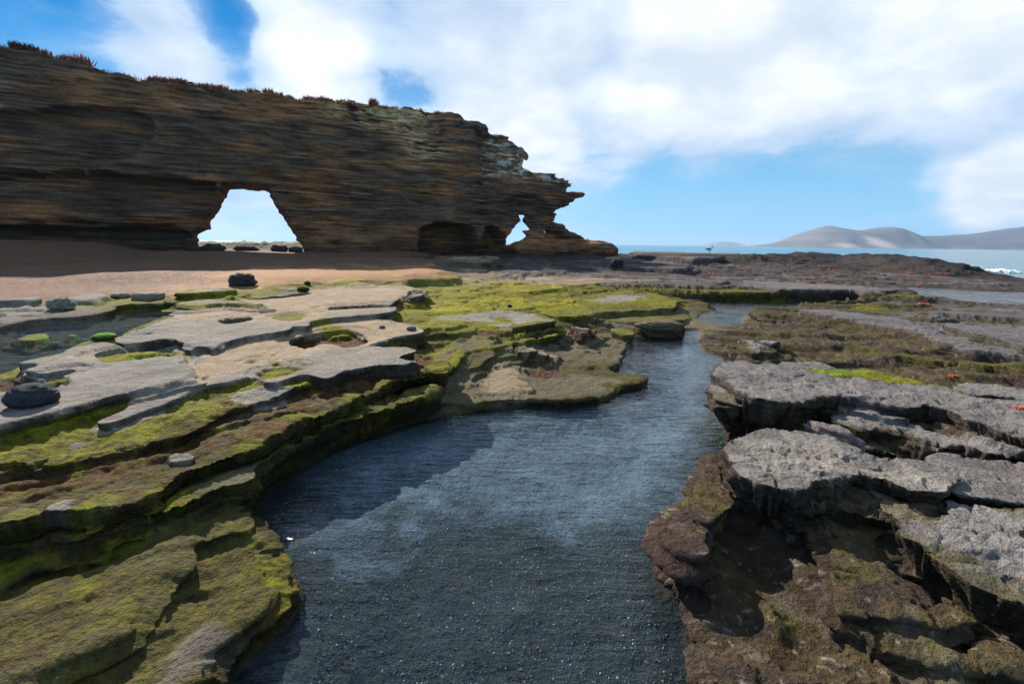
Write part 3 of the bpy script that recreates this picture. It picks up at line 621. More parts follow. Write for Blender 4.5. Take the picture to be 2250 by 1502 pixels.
b1 = fbm(GX, GY, 0.55, 4, 111, .6); b2 = fbm(GX, GY, 0.30, 4, 112, .6); b3 = fbm(GX, GY, 0.05, 3, 113, .6)
for nz_, cl_, k in ((b1, (0.105, 0.088, 0.032), .75), (-b1, (0.060, 0.036, 0.034), .8), (b2, (0.125, 0.105, 0.085), .5), (-b2, (0.036, 0.030, 0.026), .7)):
    C += (np.array(cl_, f32) - C) * (k * sstep(.12, .5, nz_) * brownish)[..., None]
C += (np.array((0.30, 0.26, 0.21), f32) - C) * (.6 * sstep(.45, .75, b3) * brownish * (1 - far))[..., None]
C = C.astype(f32)

# ------------------------------------------------------------------ mesh makers
def grid_mesh(name, X, Y, Z, col=None, smooth=True, flip=False, alpha=None):
    n, m = X.shape
    me = bpy.data.meshes.new(name)
    co = np.stack([X, Y, Z], -1).reshape(-1, 3).astype(f32)
    idx = np.arange(n * m, dtype=np.int32).reshape(n, m)
    q = np.stack([idx[:-1, :-1], idx[:-1, 1:], idx[1:, 1:], idx[1:, :-1]], -1).reshape(-1, 4)
    if flip: q = q[:, ::-1]
    return raw_mesh(name, co, np.ascontiguousarray(q), col, smooth, alpha)
def raw_mesh(name, co, quads, col=None, smooth=True, alpha=None):
    me = bpy.data.meshes.new(name)
    nv, nq, k = len(co), len(quads), quads.shape[1]
    me.vertices.add(nv); me.vertices.foreach_set('co', np.ascontiguousarray(co, f32).ravel())
    me.loops.add(nq * k); me.loops.foreach_set('vertex_index', np.ascontiguousarray(quads, np.int32).ravel())
    me.polygons.add(nq)
    me.polygons.foreach_set('loop_start', np.arange(0, nq * k, k, dtype=np.int32))
    me.update(calc_edges=True)
    me.polygons.foreach_set('use_smooth', np.full(nq, smooth, bool))
    if col is not None:
        at = me.color_attributes.new('Col', 'FLOAT_COLOR', 'POINT')
        c4 = np.ones((nv, 4), f32); c4[:, :3] = col.reshape(-1, 3)
        if alpha is not None: c4[:, 3] = alpha.ravel()
        at.data.foreach_set('color', c4.ravel())
    me.validate()
    return me
def link(name, me, mat=None, parent=None, loc=None):
    o = bpy.data.objects.new(name, me); COL.objects.link(o)
    if mat is not None and me is not None:
        if not me.materials: me.materials.append(mat)
    if parent is not None: o.parent = parent
    if loc is not None: o.location = loc
    return o
def tag(o, label=None, cat=None, group=None, kind=None):
    for k, v in (('label', label), ('category', cat), ('group', group), ('kind', kind)):
        if v: o[k] = v
    return o
def new_mat(name):
    m = bpy.data.materials.new(name); m.use_nodes = True
    return m, NT(m.node_tree)
def finish(t, bsdf, disp=None):
    t.n('ShaderNodeOutputMaterial', {0: bsdf})

def rock_material(name='rock', bump=1.0, speck=1.0, scale=1.0, rough=(0.8, 1.0), spec=0.10, lam=1.0, lamz=1.0):
    m, t = new_mat(name)
    vcn = t.n('ShaderNodeVertexColor', layer_name='Col'); col = vcn.outputs[0]
    co = t.n('ShaderNodeTexCoord').outputs['Object']
    def cen(x): return t.m('MULTIPLY', t.m('SUBTRACT', x, 0.5), 5.0)           # about -1..1
    g0 = t.noise(co, 3.2 * scale, 6, 0.62); g1 = t.noise(co, 42 * scale, 4, 0.65); g2 = t.noise(co, 190 * scale, 2, 0.6); g3 = t.noise(co, 11 * scale, 5, 0.62)
    nz = t.n('ShaderNodeSeparateXYZ', {0: t.n('ShaderNodeNewGeometry').outputs['True Normal']}).outputs[2]
    steep = t.sm(t.m('ABSOLUTE', nz), 0.35, 0.85, 1.0, 0.0)
    cl = t.n('ShaderNodeMapping', {'Vector': co, 'Scale': (2.2 * scale, 2.2 * scale, 46 * scale * lamz)}).outputs[0]
    la = t.noise(cl, 1.0, 3, 0.6)
    v = t.m('MULTIPLY', cen(g1), 0.20 * speck)
    for g, k in ((g2, 0.17), (g3, 0.15), (g0, 0.10)): v = t.m('ADD', v, t.m('MULTIPLY', cen(g), k * speck))
    v = t.m('ADD', v, t.m('MULTIPLY', t.m('MULTIPLY', cen(la), steep), 0.34 * lam))
    v = t.m('ADD', v, 1.0)
    pit = t.sm(g1, 0.28, 0.40, 0.55, 1.0)                                          # small dark pores
    v = t.m('MINIMUM', t.m('MAXIMUM', t.m('MULTIPLY', v, pit), 0.22), 1.9)
    tint = t.sm(t.noise(co, 75 * scale, 2, 0.5), 0.35, 0.65)
    vr = t.m('MULTIPLY', v, t.m('ADD', 0.95, t.m('MULTIPLY', tint, 0.10))); vb = t.m('MULTIPLY', v, t.m('SUBTRACT', 1.06, t.m('MULTIPLY', tint, 0.12)))
    vc = t.n('ShaderNodeCombineColor', {0: vr, 1: v, 2: vb}).outputs[0]
    base = t.mix(1.0, col, vc, 'MULTIPLY')
    hgt = t.m('ADD', t.m('ADD', t.m('MULTIPLY', g1, 0.022 / scale), t.m('MULTIPLY', g2, 0.005 / scale)), t.m('MULTIPLY', g3, 0.045 / scale))
    hgt = t.m('ADD', hgt, t.m('MULTIPLY', t.m('MULTIPLY', la, steep), 0.05 / scale * lam / lamz))
    bp = t.n('ShaderNodeBump', {'Strength': t.m('MULTIPLY', vcn.outputs[1], 0.9 * bump), 'Distance': 1.0, 'Height': hgt})
    ro = t.sm(g3, 0.35, 0.65, rough[0], rough[1])
    b = t.n('ShaderNodeBsdfPrincipled', {'Base Color': base, 'Roughness': ro, 'Normal': bp.outputs[0], 'Specular IOR Level': spec})
    finish(t, b.outputs[0])
    return m
M_ROCK = rock_material('tidal_rock', 1.35, 1.15)
CEN = None
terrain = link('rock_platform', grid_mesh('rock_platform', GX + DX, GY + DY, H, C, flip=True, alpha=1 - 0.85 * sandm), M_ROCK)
tag(terrain, kind='structure')
def height_at(x, y):
    r = math.hypot(x, y); th = math.atan2(x, y)
    i = int(np.clip(np.searchsorted(RR, r), 0, NR - 1)); j = int(np.clip(np.searchsorted(TH, th), 0, NT_ - 1))
    return float(H[i, j])
def on_ground(x, y, it=6):
    """photo point -> world point where the view ray meets the ground"""
    d = px_ray(x, y); z = 0.4
    for t in np.geomspace(0.9, 110, 700):
        p = CAM + d * t / np.linalg.norm(d)
        if p[2] <= height_at(p[0], p[1]): return p
    g = ground(x, y, 0.3); return np.array([g[0], g[1], height_at(*g)])

# ------------------------------------------------------------------ water
def water_material(name, tint, ripple, scale, ior=1.33, rough=0.02, deep=None):
    m, t = new_mat(name)
    co = t.n('ShaderNodeTexCoord').outputs['Object']
    mp = t.n('ShaderNodeMapping', {'Vector': co, 'Rotation': (0, 0, math.radians(-10)), 'Scale': (0.8, 4.2, 1.0)}).outputs[0]
    w1 = t.noise(mp, 3.7 * scale, 3, 0.5, dist=0.5); w2 = t.noise(mp, 9.0 * scale, 2, 0.5, dist=0.4); w3 = t.noise(co, 1.2 * scale, 3, 0.5)
    amt = t.sm(w3, 0.3, 0.7, 0.45, 1.2)
    hgt = t.m('MULTIPLY', t.m('ADD', t.m('MULTIPLY', w1, 0.040), t.m('MULTIPLY', w2, 0.008)), amt)
    bp = t.n('ShaderNodeBump', {'Strength': ripple, 'Distance': 1.0 / scale, 'Height': hgt})
    inc = t.n('ShaderNodeNewGeometry').outputs['Incoming']
    cosi = t.m('ABSOLUTE', t.vm('DOT_PRODUCT', bp.outputs[0], inc, out=1))          # Schlick, the same from above and below
    fr = t.m('ADD', 0.021, t.m('MULTIPLY', t.m('POWER', t.m('SUBTRACT', 1.0, cosi, clamp=True), 5.0), 0.979), clamp=True)
    gl = t.n('ShaderNodeBsdfGlossy', {'Roughness': rough, 'Normal': bp.outputs[0], 'Color': (1, 1, 1, 1)})
    if deep is None:
        tr = t.n('ShaderNodeBsdfTransparent', {'Color': tint})
    else:
        tr = t.n('ShaderNodeBsdfDiffuse', {'Color': deep})
    mx = t.n('ShaderNodeMixShader', {0: fr, 1: tr.outputs[0], 2: gl.outputs[0]})
    finish(t, mx.outputs[0])
    return m
M_POOL = water_material('pool_water', (0.82, 0.92, 0.97, 1), 0.85, 1.0)
def pool_sheet(name, key, margin=0.18):
    P, zw = POOLS[key]
    c = P.mean(0)
    Q = P[::2]
    # push the rim outwards under the bank
    nx_ = np.roll(Q, -1, 0) - np.roll(Q, 1, 0); nrm = np.stack([nx_[:, 1], -nx_[:, 0]], -1); nrm /= np.linalg.norm(nrm, axis=1)[:, None] + 1e-9
    area = 0.5 * np.sum(Q[:, 0] * np.roll(Q[:, 1], -1) - np.roll(Q[:, 0], -1) * Q[:, 1])
    if area < 0: nrm = -nrm
    Rl = np.hypot(Q[:, 0], Q[:, 1])
    Q = Q + nrm * np.minimum(margin * np.maximum(Rl / 5, .6), .6)[:, None]
    import bmesh
    bm = bmesh.new(); vs = [bm.verts.new((x, y, zw)) for x, y in Q]
    f = bm.faces.new(vs if area > 0 else vs[::-1])
    bmesh.ops.triangulate(bm, faces=[f])
    me = bpy.data.meshes.new(name); bm.to_mesh(me); bm.free()
    return tag(link(name, me, M_POOL), kind='structure')
pool_sheet('tide_pool_water', 'main'); pool_sheet('channel_water', 'channel'); pool_sheet('shore_pool_water', 'shore'); pool_sheet('moss_pool_water', 'left')

SEA_Z = -0.35
def sea_material():
    m, t = new_mat('sea_water')
    co = t.n('ShaderNodeTexCoord').outputs['Object']
    w1 = t.noise(co, 0.35, 6, 0.6, dist=0.5); w2 = t.noise(co, 0.03, 3, 0.5); w3 = t.noise(co, 2.2, 3, 0.5)
    hgt = t.m('ADD', t.m('ADD', t.m('MULTIPLY', w1, 0.9), t.m('MULTIPLY', w2, 1.2)), t.m('MULTIPLY', w3, 0.08))
    bp = t.n('ShaderNodeBump', {'Strength': 0.22, 'Distance': 1.0, 'Height': hgt})
    col = t.mix(t.sm(w2, 0.4, 0.62), (0.010, 0.095, 0.14, 1), (0.018, 0.15, 0.19, 1))
    b = t.n('ShaderNodeBsdfPrincipled', {'Base Color': col, 'Roughness': 0.16, 'IOR': 1.33, 'Specular IOR Level': 0.3, 'Normal': bp.outputs[0]})
    finish(t, b.outputs[0]); return m
def build_sea():
    r = np.geomspace(14, 9000, 60); th = np.linspace(-math.pi * 0.62, math.pi * 0.62, 90)
    R_, T_ = np.meshgrid(r, th, indexing='ij')
    return tag(link('sea', grid_mesh('sea', R_ * np.sin(T_), R_ * np.cos(T_), np.full(R_.shape, SEA_Z), flip=True), sea_material()), kind='structure')
sea = build_sea()
# ------------------------------------------------------------------ sea cliff with arches (solid built from a density grid)
CP0 = np.array([-27.9, 25.2]); CE = np.array([0.8944, 0.4472]); CN = np.array([-0.4472, 0.8944])   # along the wall, into the wall
def wall(x, y):
    d = px_ray(x, y)
    t = ((CP0 - CAM[:2]) @ CN) / (d[:2] @ CN)
    p = CAM + d * t
    return float((p[:2] - CP0) @ CE), float(p[2])
def wpoly(flat, it=1):
    P = np.array([wall(flat[i], flat[i + 1]) for i in range(0, len(flat), 2)])
    return chaikin(P, it) if it else P
def noise3(shape, cells, seed):
    """smooth random field: random lattice blown up along each axis"""
    rs = np.random.RandomState(seed)
    a = rs.uniform(-1, 1, [c + 2 for c in cells]).astype(f32)
    for ax in range(3):
        n = shape[ax]; x = np.linspace(0, cells[ax], n); i = np.minimum(x.astype(int), cells[ax]); t = (x - i).astype(f32); t = t * t * (3 - 2 * t)
        sh = [1, 1, 1]; sh[ax] = n; t = t.reshape(sh)
        a = np.take(a, i, ax) * (1 - t) + np.take(a, i + 1, ax) * t
    return a
def surface_nets(Fd, gu, gw, gz):
    S = Fd > 0
    nu, nw, nz = Fd.shape
    cnt = np.zeros((nu - 1, nw - 1, nz - 1), np.int8)
    for a in (0, 1):
        for b in (0, 1):
            for c in (0, 1): cnt += S[a:nu - 1 + a, b:nw - 1 + b, c:nz - 1 + c]
    act = (cnt > 0) & (cnt < 8)
    I = np.argwhere(act)
    vid = np.full(act.shape, -1, np.int32); vid[act] = np.arange(len(I))
    acc = np.zeros((len(I), 3), f32); num = np.zeros(len(I), f32)
    cor = [(a, b, c) for a in (0, 1) for b in (0, 1) for c in (0, 1)]
    for p in cor:
        for ax in range(3):
            if p[ax]: continue
            q = list(p); q[ax] = 1
            f0 = Fd[I[:, 0] + p[0], I[:, 1] + p[1], I[:, 2] + p[2]]; f1 = Fd[I[:, 0] + q[0], I[:, 1] + q[1], I[:, 2] + q[2]]
            m = (f0 > 0) != (f1 > 0)
            t = np.where(m, f0 / np.where(m, f0 - f1, 1), 0)
            v = np.array(p, f32)[None].repeat(len(I), 0); v[:, ax] = t
            acc += v * m[:, None]; num += m
    v = I + acc / num[:, None]
    co = np.stack([np.interp(v[:, 0], np.arange(nu), gu), np.interp(v[:, 1], np.arange(nw), gw), np.interp(v[:, 2], np.arange(nz), gz)], -1)
    quads = []
    for ax in range(3):
        sl0 = [slice(1, -1)] * 3; sl1 = [slice(1, -1)] * 3
        sl0[ax] = slice(0, -1); sl1[ax] = slice(1, None)
        a = S[tuple(sl0)]; b = S[tuple(sl1)]
        E = np.argwhere(a != b)
        fl = a[E[:, 0], E[:, 1], E[:, 2]]
        base = E.copy()
        for k in range(3):
            if k != ax: base[:, k] += 1
        o1, o2 = [k for k in range(3) if k != ax]
        def vv(d1, d2):
            c = base.copy(); c[:, o1] -= d1; c[:, o2] -= d2
            return vid[c[:, 0], c[:, 1], c[:, 2]]
        q = np.stack([vv(1, 1), vv(0, 1), vv(0, 0), vv(1, 0)], -1)
        flip = fl if ax != 1 else ~fl
        q[~flip] = q[~flip][:, ::-1]
        quads.append(q)
    return co, np.concatenate(quads)

def build_cliff():
    gu = np.arange(-19, 41.5, 0.105); gw = np.concatenate([np.arange(-3.2, 4.0, 0.105), np.arange(4.0, 8.6, 0.3)]); gz = np.arange(-0.6, 15.6, 0.068)
    U, Zz = np.meshgrid(gu, gz, indexing='ij')
    dz_top = 0.0
    outline = [-900,-140, -500,-30, -250,35, -60,82, 0,96, 60,108, 100,119, 200,147, 300,166, 400,180, 490,195, 600,206, 700,216, 800,224, 850,228, 940,237, 985,242, 1015,250, 1050,263, 1070,267,
        1078,279, 1090,292, 1112,292, 1126,298, 1140,315, 1172,329, 1175,342, 1160,346, 1166,356, 1182,375, 1195,377, 1216,377, 1240,385, 1262,395, 1284,400, 1270,409, 1262,416, 1280,415, 1299,422, 1296,430, 1281,432, 1277,440,
        1240,462, 1244,470, 1236,478, 1241,488, 1259,496, 1264,509, 1281,523, 1294,530, 1346,532, 1372,541, 1420,553, 1450,562, 1450,640, 1000,680, 400,760, -900,1300]
    P = wpoly(outline, 1)
    lo, hi = np.array([gu[0], gz[0]]), np.array([gu[-1], gz[-1]])
    s2 = poly_sdf(P, U, Zz).astype(f32)
    arch = wpoly([396,600, 400,545, 405,526, 403,508, 420,500, 434,496, 430,484, 452,455, 470,425, 480,405, 489,396, 584,402, 596,414, 612,442, 640,484, 656,510, 676,541, 690,600], 0)
    sA = poly_sdf(arch, U, Zz).astype(f32)
    hole = wpoly([1141,466, 1157,469, 1152,481, 1165,501, 1151,505, 1160,518, 1140,531, 1112,541, 1113,525, 1128,501, 1147,482], 0)
    # strata: thin beds, nearly level, harder and softer
    zb = Zz + 0.012 * U + 0.10 * fbm(U, Zz, 9.0, 2, 201)
    beds = (0.55 * fbm(U * 0.05, zb, 0.55, 2, 202) + 0.45 * fbm(U * 0.09, zb, 0.20, 2, 203))
    hard = fbm(U * 0.06, zb, 1.6, 2, 204)
    # front relief: positive is cut back
    wf = np.full(U.shape, 0.0, f32)
    def region(flat, depth, soft, rim=0.0, it=2):
        d = poly_sdf(wpoly(flat, it), U, Zz).astype(f32)
        d = d + 0.25 * beds + 0.2 * fbm(U, Zz, 1.5, 3, 205)
        return depth * sstep(-soft, soft, d)
    wf += 0.45 * fbm(U, Zz, 7.0, 3, 206) + 0.22 * fbm(U, Zz * 1.6, 2.2, 3, 207)
    wf += 0.14 * beds * (1 + 0.5 * hard)
    wf += region([-900,300, 100,235, 330,246, 331,300, 318,318, 280,342, 205,368, 150,385, -900,380], 0.75, 0.10, it=1)
    wf += region([-900,372, 190,372, 300,388, 440,402, 478,398, 470,430, 440,480, 410,520, 400,560, -900,640], 1.5, 0.22)
    wf += region([-900,492, 200,490, 400,500, 405,545, 395,580, -900,640], 2.0, 0.25)
    wf += region([925,600, 922,520, 930,500, 950,494, 1035,495, 1046,512, 1046,600], 2.6, 0.18)
    wf += region([1056,600, 1058,515, 1072,500, 1100,502, 1112,512, 1112,600], 2.4, 0.2)
    wf += region([1195,530, 1210,510, 1235,506, 1258,518, 1265,530], 1.2, 0.2)
    wf += region([1055,290, 1062,300, 1060,440, 1050,470, 1060,500, 1300,520, 1420,380, 1200,260], 0.9, 0.5)
    wf += region([1110,440, 1150,425, 1200,440, 1240,465, 1240,500, 1180,520, 1120,505], 0.7, 0.4)
    wf -= region([690,505, 780,515, 915,515, 925,600, 690,640], 0.6, 0.4)
    wf -= region([1108,536, 1160,530, 1296,531, 1345,532, 1372,541, 1450,560, 1450,680, 1050,680, 1090,552], 1.3, 0.5)
    # crumbled blocks under the rim
    blk = sstep(0.0, 0.2, region([770,222, 860,226, 985,240, 960,300, 945,335, 905,330, 900,300, 860,275, 790,275], 1.0, 0.5))
    blocky = np.round(2.2 * fbm(U, Zz, 1.1, 3, 208)) / 2.2
    wf += blk * (0.35 + 0.55 * blocky)
    # near the rim the face is rougher
    rim = sstep(2.0, 0.2, s2)
    wf += rim * (0.30 * fbm(U, Zz, 0.8, 4, 209) + 0.25)
    tip = sstep(28, 36, U[:, 0])
    T = (4.6 + 1.2 * np.sin(gu * 0.23) - 1.2 * sstep(4, 9, gu) * sstep(18, 12, gu)) * (1 - 0.55 * tip)
    T = np.minimum(T + 2.6 * sstep(4, -2, gu), 8.0)
    s2b = s2 - 0.16 * beds - 0.10 * fbm(U, Zz, 1.0, 3, 210) * sstep(0, 1, s2 + 3)
    # solid
    W = gw[None, :, None]
    Fd = np.minimum(W - wf[:, None, :], (T[:, None, None] + 0.4 * beds[:, None, :]) - W).astype(f32)
    k = 0.35
    a = s2b[:, None, :] + 0.04 * W
    hh = np.clip(0.5 + 0.5 * (a - Fd) / k, 0, 1)
    Fd = (a + (Fd - a) * hh - k * hh * (1 - hh)).astype(f32)
    # the big arch widens a little towards the front, with stepped beds on its sides
    aw = sA[:, None, :] + 0.15 * beds[:, None, :] - 0.03 * W - 0.1
    Fd = np.minimum(Fd, -aw).astype(f32)
    # the small arch runs obliquely through the thin end
    m = (gu > 24)
    um = gu[m]
    ss = np.zeros((m.sum(), len(gw), len(gz)), f32)
    Uh = um[:, None, None] - 0.46 * gw[None, :, None] + 0 * gz[None, None, :]
    tab_u = np.arange(20, 42, 0.1); TU, TZ = np.meshgrid(tab_u, gz, indexing='ij')
    tab = poly_sdf(hole, TU, TZ).astype(f32)
    iu = np.clip(((Uh - 20) / 0.1), 0, len(tab_u) - 2); i0 = iu.astype(int); fr_ = (iu - i0).astype(f32)
    kz = np.arange(len(gz))[None, None, :] + 0 * i0
    ss = tab[i0, kz] * (1 - fr_) + tab[i0 + 1, kz] * fr_
    Fd[m] = np.minimum(Fd[m], -(ss + 0.12 * beds[m][:, None, :] + 0.05))
    Fd += 0.10 * noise3(Fd.shape, (90, 16, 26), 5) + 0.07 * noise3(Fd.shape, (260, 40, 60), 6)
    Fd[0] = Fd[-1] = -1; Fd[:, 0] = Fd[:, -1] = -1; Fd[:, :, -1] = -1; Fd[:, :, 0] = -1
    co, q = surface_nets(Fd, gu, gw, gz)
    x = CP0[0] + co[:, 0] * CE[0] + co[:, 1] * CN[0]; y = CP0[1] + co[:, 0] * CE[1] + co[:, 1] * CN[1]; z = co[:, 2]
    # colour of the beds
    u_, z_ = co[:, 0], co[:, 2]
    zb2 = z_ + 0.012 * u_ + 0.10 * fbm(u_, z_, 9.0, 2, 201)
    b1 = fbm(u_ * 0.04, zb2, 0.9, 3, 221); b2 = fbm(u_ * 0.08, zb2, 0.16, 2, 222); pat = fbm(u_, z_, 3.0, 4, 223)
    warm = sstep(-0.25, 0.35, b1 + 0.5 * pat)
    col = np.array((0.108, 0.080, 0.060), f32)[None] * (1 - warm[:, None]) + np.array((0.190, 0.104, 0.052), f32)[None] * warm[:, None]
    pale = sstep(0.25, 0.6, b1 * 0.5 - 0.4 * pat + 0.25 * b2)
    col = col + (np.array((0.25, 0.195, 0.15), f32) - col) * (0.55 * pale)[:, None]
    # tan crumbly rock under the rim with sunlit patches painted in, grass-brown soil on top
    top = sstep(2.2, 0.4, np.interp(u_, [wall(p, 0)[0] for p in (0, 400, 800, 1000)], [0] * 4) + 0 * u_ + 99)  # no blanket rim colour
    def blob(px, py, ru, rz):
        c = wall(px, py); return np.exp(-(((u_ - c[0]) / ru) ** 2 + ((z_ - c[1]) / rz) ** 2))
    tan_sun = np.clip(blob(820, 255, 2.6, .9) + blob(930, 290, 1.2, 1.8) + blob(930, 325, 2.0, .5) + .6 * blob(880, 245, 3, .6), 0, 1) * sstep(-.5, .3, b2 + .6 * pat)
    col = col + (np.array((0.50, 0.36, 0.22), f32) - col) * (0.9 * tan_sun)[:, None]
    guano = np.clip(blob(1100, 300, 1.0, .8) + blob(1130, 350, 1.6, 1.0) + blob(1180, 370, 1.6, .6) + blob(1230, 385, 1.6, .35) + .6 * blob(1080, 375, .5, .8), 0, 1) * sstep(-.1, .35, fbm(u_ * 0.7 + co[:, 1] * .4 + .5 * z_, z_ * 2.4, 0.8, 5, 224, .65))
    col = col + (np.array((0.80, 0.79, 0.77), f32) - col) * (0.92 * guano)[:, None]
    wetb = sstep(2.2, 0.9, z_ + 0.4 * pat) * sstep(6, 20, u_)
    col = col * (1 - 0.45 * wetb)[:, None]
    col = np.clip(col * np.array((1.42, 1.20, 1.0), f32) * (1 + 0.55 * b2 + 0.22 * pat)[:, None], 0.012, .7)
    me = raw_mesh('sea_cliff', np.stack([x, y, z], -1), q, col.astype(f32))
    print('cliff', len(co), len(q))
    return tag(link('sea_cliff', me, rock_material('cliff_rock', 1.0, 0.7, 0.16, lam=1.3, lamz=0.8)), 'long dark banded cliff with big trapezoid arch and small arch at its seaward tip', 'cliff')
cliff = build_cliff()
# ------------------------------------------------------------------ objects
import bmesh
bpy.context.view_layer.update()
def ico(sub):
    bm = bmesh.new(); bmesh.ops.create_icosphere(bm, subdivisions=sub, radius=1.0)
    bm.verts.ensure_lookup_table()
    co = np.array([v.co[:] for v in bm.verts]); fc = np.array([[v.index for v in f.verts] for f in bm.faces]); bm.free()
    return co, fc
ICO4, ICO5 = ico(4), ico(5)
def n3d(p, wl, seed, octv=3):
    return (fbm(p[:, 0] + 3.1 * p[:, 2], p[:, 1] - 1.7 * p[:, 2], wl, octv, seed) + fbm(p[:, 1] + 2.3 * p[:, 0], p[:, 2] + 5.2, wl, octv, seed + 3)) * 0.5
M_STONE = rock_material('loose_stone', 1.0, 0.8)
M_FARSTONE = rock_material('far_stone', 1.0, 0.8, 0.25)
def rgb(c): return np.array(CLS[c] if isinstance(c, str) else c, f32)
def stone(name, px, py, wpx, hpx, label, color, seed, cat='boulder', depth=0.8, knob=0.12, boxy=0.0, top=None, rot=0.0, lean=0.0, group=None, at=None, sink=0.16, far_=False):
    """one loose stone: base at the photo point, size from its width and height there"""
    p = on_ground(px, py) if at is None else np.array(at)
    dist = float((p - CAM) @ fw)
    a, h_ = wpx / F_PX * dist * 0.5, hpx / F_PX * dist * 0.5 / (1 - sink)
    b = a * depth
    co, fc = (ICO5 if wpx > 40 else ICO4)
    v = co.copy()
    if boxy > 0:
        e = 1 - 0.72 * boxy
        v = np.sign(v) * np.abs(v) ** e
    q = v * (1 + knob * n3d(co * 1.0, 0.9, seed, 4)[:, None] + 0.35 * knob * n3d(co, 0.25, seed + 9, 3)[:, None])
    q[:, 0] += lean * q[:, 2]
    zr = q[:, 2].copy()
    X = q[:, 0] * a; Y = q[:, 1] * b; Z = q[:, 2] * h_
    c_, s_ = math.cos(rot), math.sin(rot)
    P = np.stack([c_ * X - s_ * Y, s_ * X + c_ * Y, Z + h_ * (1 - 2 * sink)], -1)
    col = np.repeat(rgb(color)[None], len(P), 0) * (1 + 0.35 * n3d(co, 0.5, seed + 20, 3))[:, None]
    if top is not None:
        m = sstep(0.25, 0.6, zr + 0.4 * n3d(co, .4, seed + 5))
        col = col * (1 - m[:, None]) + rgb(top)[None] * m[:, None]
    me = raw_mesh(name, P, fc, np.clip(col, .01, .8).astype(f32))
    o = link(name, me, M_FARSTONE if far_ else M_STONE, loc=(p[0], p[1] + b * 0.6, p[2] - 0.0))
    return tag(o, label, cat, group)
stone('lava_boulder', 526, 629, 56, 27, 'dark knobbly lava boulder standing alone on the orange sand below the arch', (.06, .052, .052), 3, knob=.3, depth=.8, boxy=.2)
stone('rounded_boulder', 50, 897, 96, 50, 'smooth rounded blue-black boulder lying in a hollow at the left edge', (.045, .048, .055), 8, knob=.12, sink=.2)
stone('platform_stone', 259, 655, 40, 12, 'small pale pointed stone on moss left of the flat-topped stone', 'gray', 12, cat='stone', knob=.2, group='stones on the grey platform')
stone('platform_stone', 316, 659, 57, 16, 'flat-topped grey stone with dark right side on the yellow moss', 'gray', 15, cat='stone', boxy=.6, knob=.12, group='stones on the grey platform')
stone('platform_stone', 124, 681, 52, 25, 'lumpy grey rock knob at the far rim of the mossy pool', 'gray', 17, cat='stone', knob=.35, group='stones on the grey platform')
stone('mossy_stone', 221, 749, 48, 16, 'rounded stone capped with bright green weed in the mossy pool', 'olive', 19, cat='stone', top='green', knob=.15)
stone('pebble_stone', 839, 723, 14, 8, 'smaller of two grey cobbles in the mossy gully', (.13, .13, .15), 22, cat='cobble', knob=.1, group='cobbles in the mossy gully')
stone('pebble_stone', 903, 727, 22, 10, 'larger of two grey cobbles in the mossy gully', (.13, .13, .15), 24, cat='cobble', knob=.1, group='cobbles in the mossy gully')
stone('pebble_stone', 1120, 676, 11, 7, 'dark round cobble beside a pale patch on the green moss', 'lava', 26, cat='cobble', knob=.1)
stone('channel_block', 1455, 750, 104, 42, 'flat-topped layered brown block standing in the pool channel', 'brown', 31, cat='rock', boxy=.55, knob=.24, depth=.5, top='oliverock', at=tuple(ground(1452, 742, 0.0)) + (-0.06,), sink=.1)
stone('wedge_stone', 1838, 998, 108, 52, 'pale purplish wedge of rock jammed between the grey slabs', (.20, .165, .16), 35, cat='rock', boxy=.15, knob=.22, depth=.45, rot=-.75, lean=-.3, sink=.05, at=tuple(ground(1838, 985, 0.26)) + (0.24,))
stone('ledge_block', 1357, 588, 26, 18, 'small dark block on the shelf below the cliff tip', 'lava', 38, cat='rock', boxy=.6, far_=True)
stone('mossy_stone', 664, 641, 26, 13, 'dark mossy lump among the yellow-green ledges right of the lava boulder', 'side', 41, cat='stone', knob=.2, top='moss')
stone('mossy_stone', 674, 626, 14, 8, 'tiny dark stone on the sand just behind the dark mossy lump', 'side', 43, cat='stone', knob=.2)
for k_, (x, y, w_, h_, lb) in enumerate([(469, 549, 46, 15, 'low dark boulder leftmost inside the big arch'), (536, 553, 54, 14, 'long sloping dark boulder second from left inside the arch'),
        (610, 556, 42, 14, 'round dark boulder in the right half of the big arch'), (660, 554, 32, 15, 'dark boulder against the right foot of the big arch'), (425, 541, 40, 9, 'flat dark slab at the left foot of the big arch')]):
    g_ = CP0 + CE * wall(x, y)[0] - CN * 0.8 if k_ != 3 else CP0 + CE * wall(x - 14, y)[0] - CN * 0.8
    stone('arch_boulder', x, y, w_ * .85, h_ + 1 - 4 * (k_ % 2), lb, (.07, .06, .055), 50 + k_, knob=.4, boxy=.3, group='boulders inside the big arch', far_=True, at=(g_[0], g_[1], height_at(*g_)), sink=.12)

def tube_mesh(bm, path, rad, n=6, cap=True):
    """tapered tube along a path"""
    rings = []
    for i, p in enumerate(path):
        p = Vector(p)
        d = (Vector(path[min(i + 1, len(path) - 1)]) - Vector(path[max(i - 1, 0)])).normalized()
        a = d.cross(Vector((0, 0, 1)));
        if a.length < 1e-3: a = d.cross(Vector((1, 0, 0)))
        a.normalize(); b = d.cross(a)
        r = rad[i] if not isinstance(rad[i], tuple) else rad[i]
        ra, rb = (r, r) if not isinstance(r, tuple) else r
        rings.append([bm.verts.new(p + a * ra * math.cos(2 * math.pi * k / n) + b * rb * math.sin(2 * math.pi * k / n)) for k in range(n)])
    for q0, q1 in zip(rings[:-1], rings[1:]):
        for k in range(n): bm.faces.new((q0[k], q0[(k + 1) % n], q1[(k + 1) % n], q1[k]))
    if cap:
        bm.faces.new(rings[0][::-1]); bm.faces.new(rings[-1])
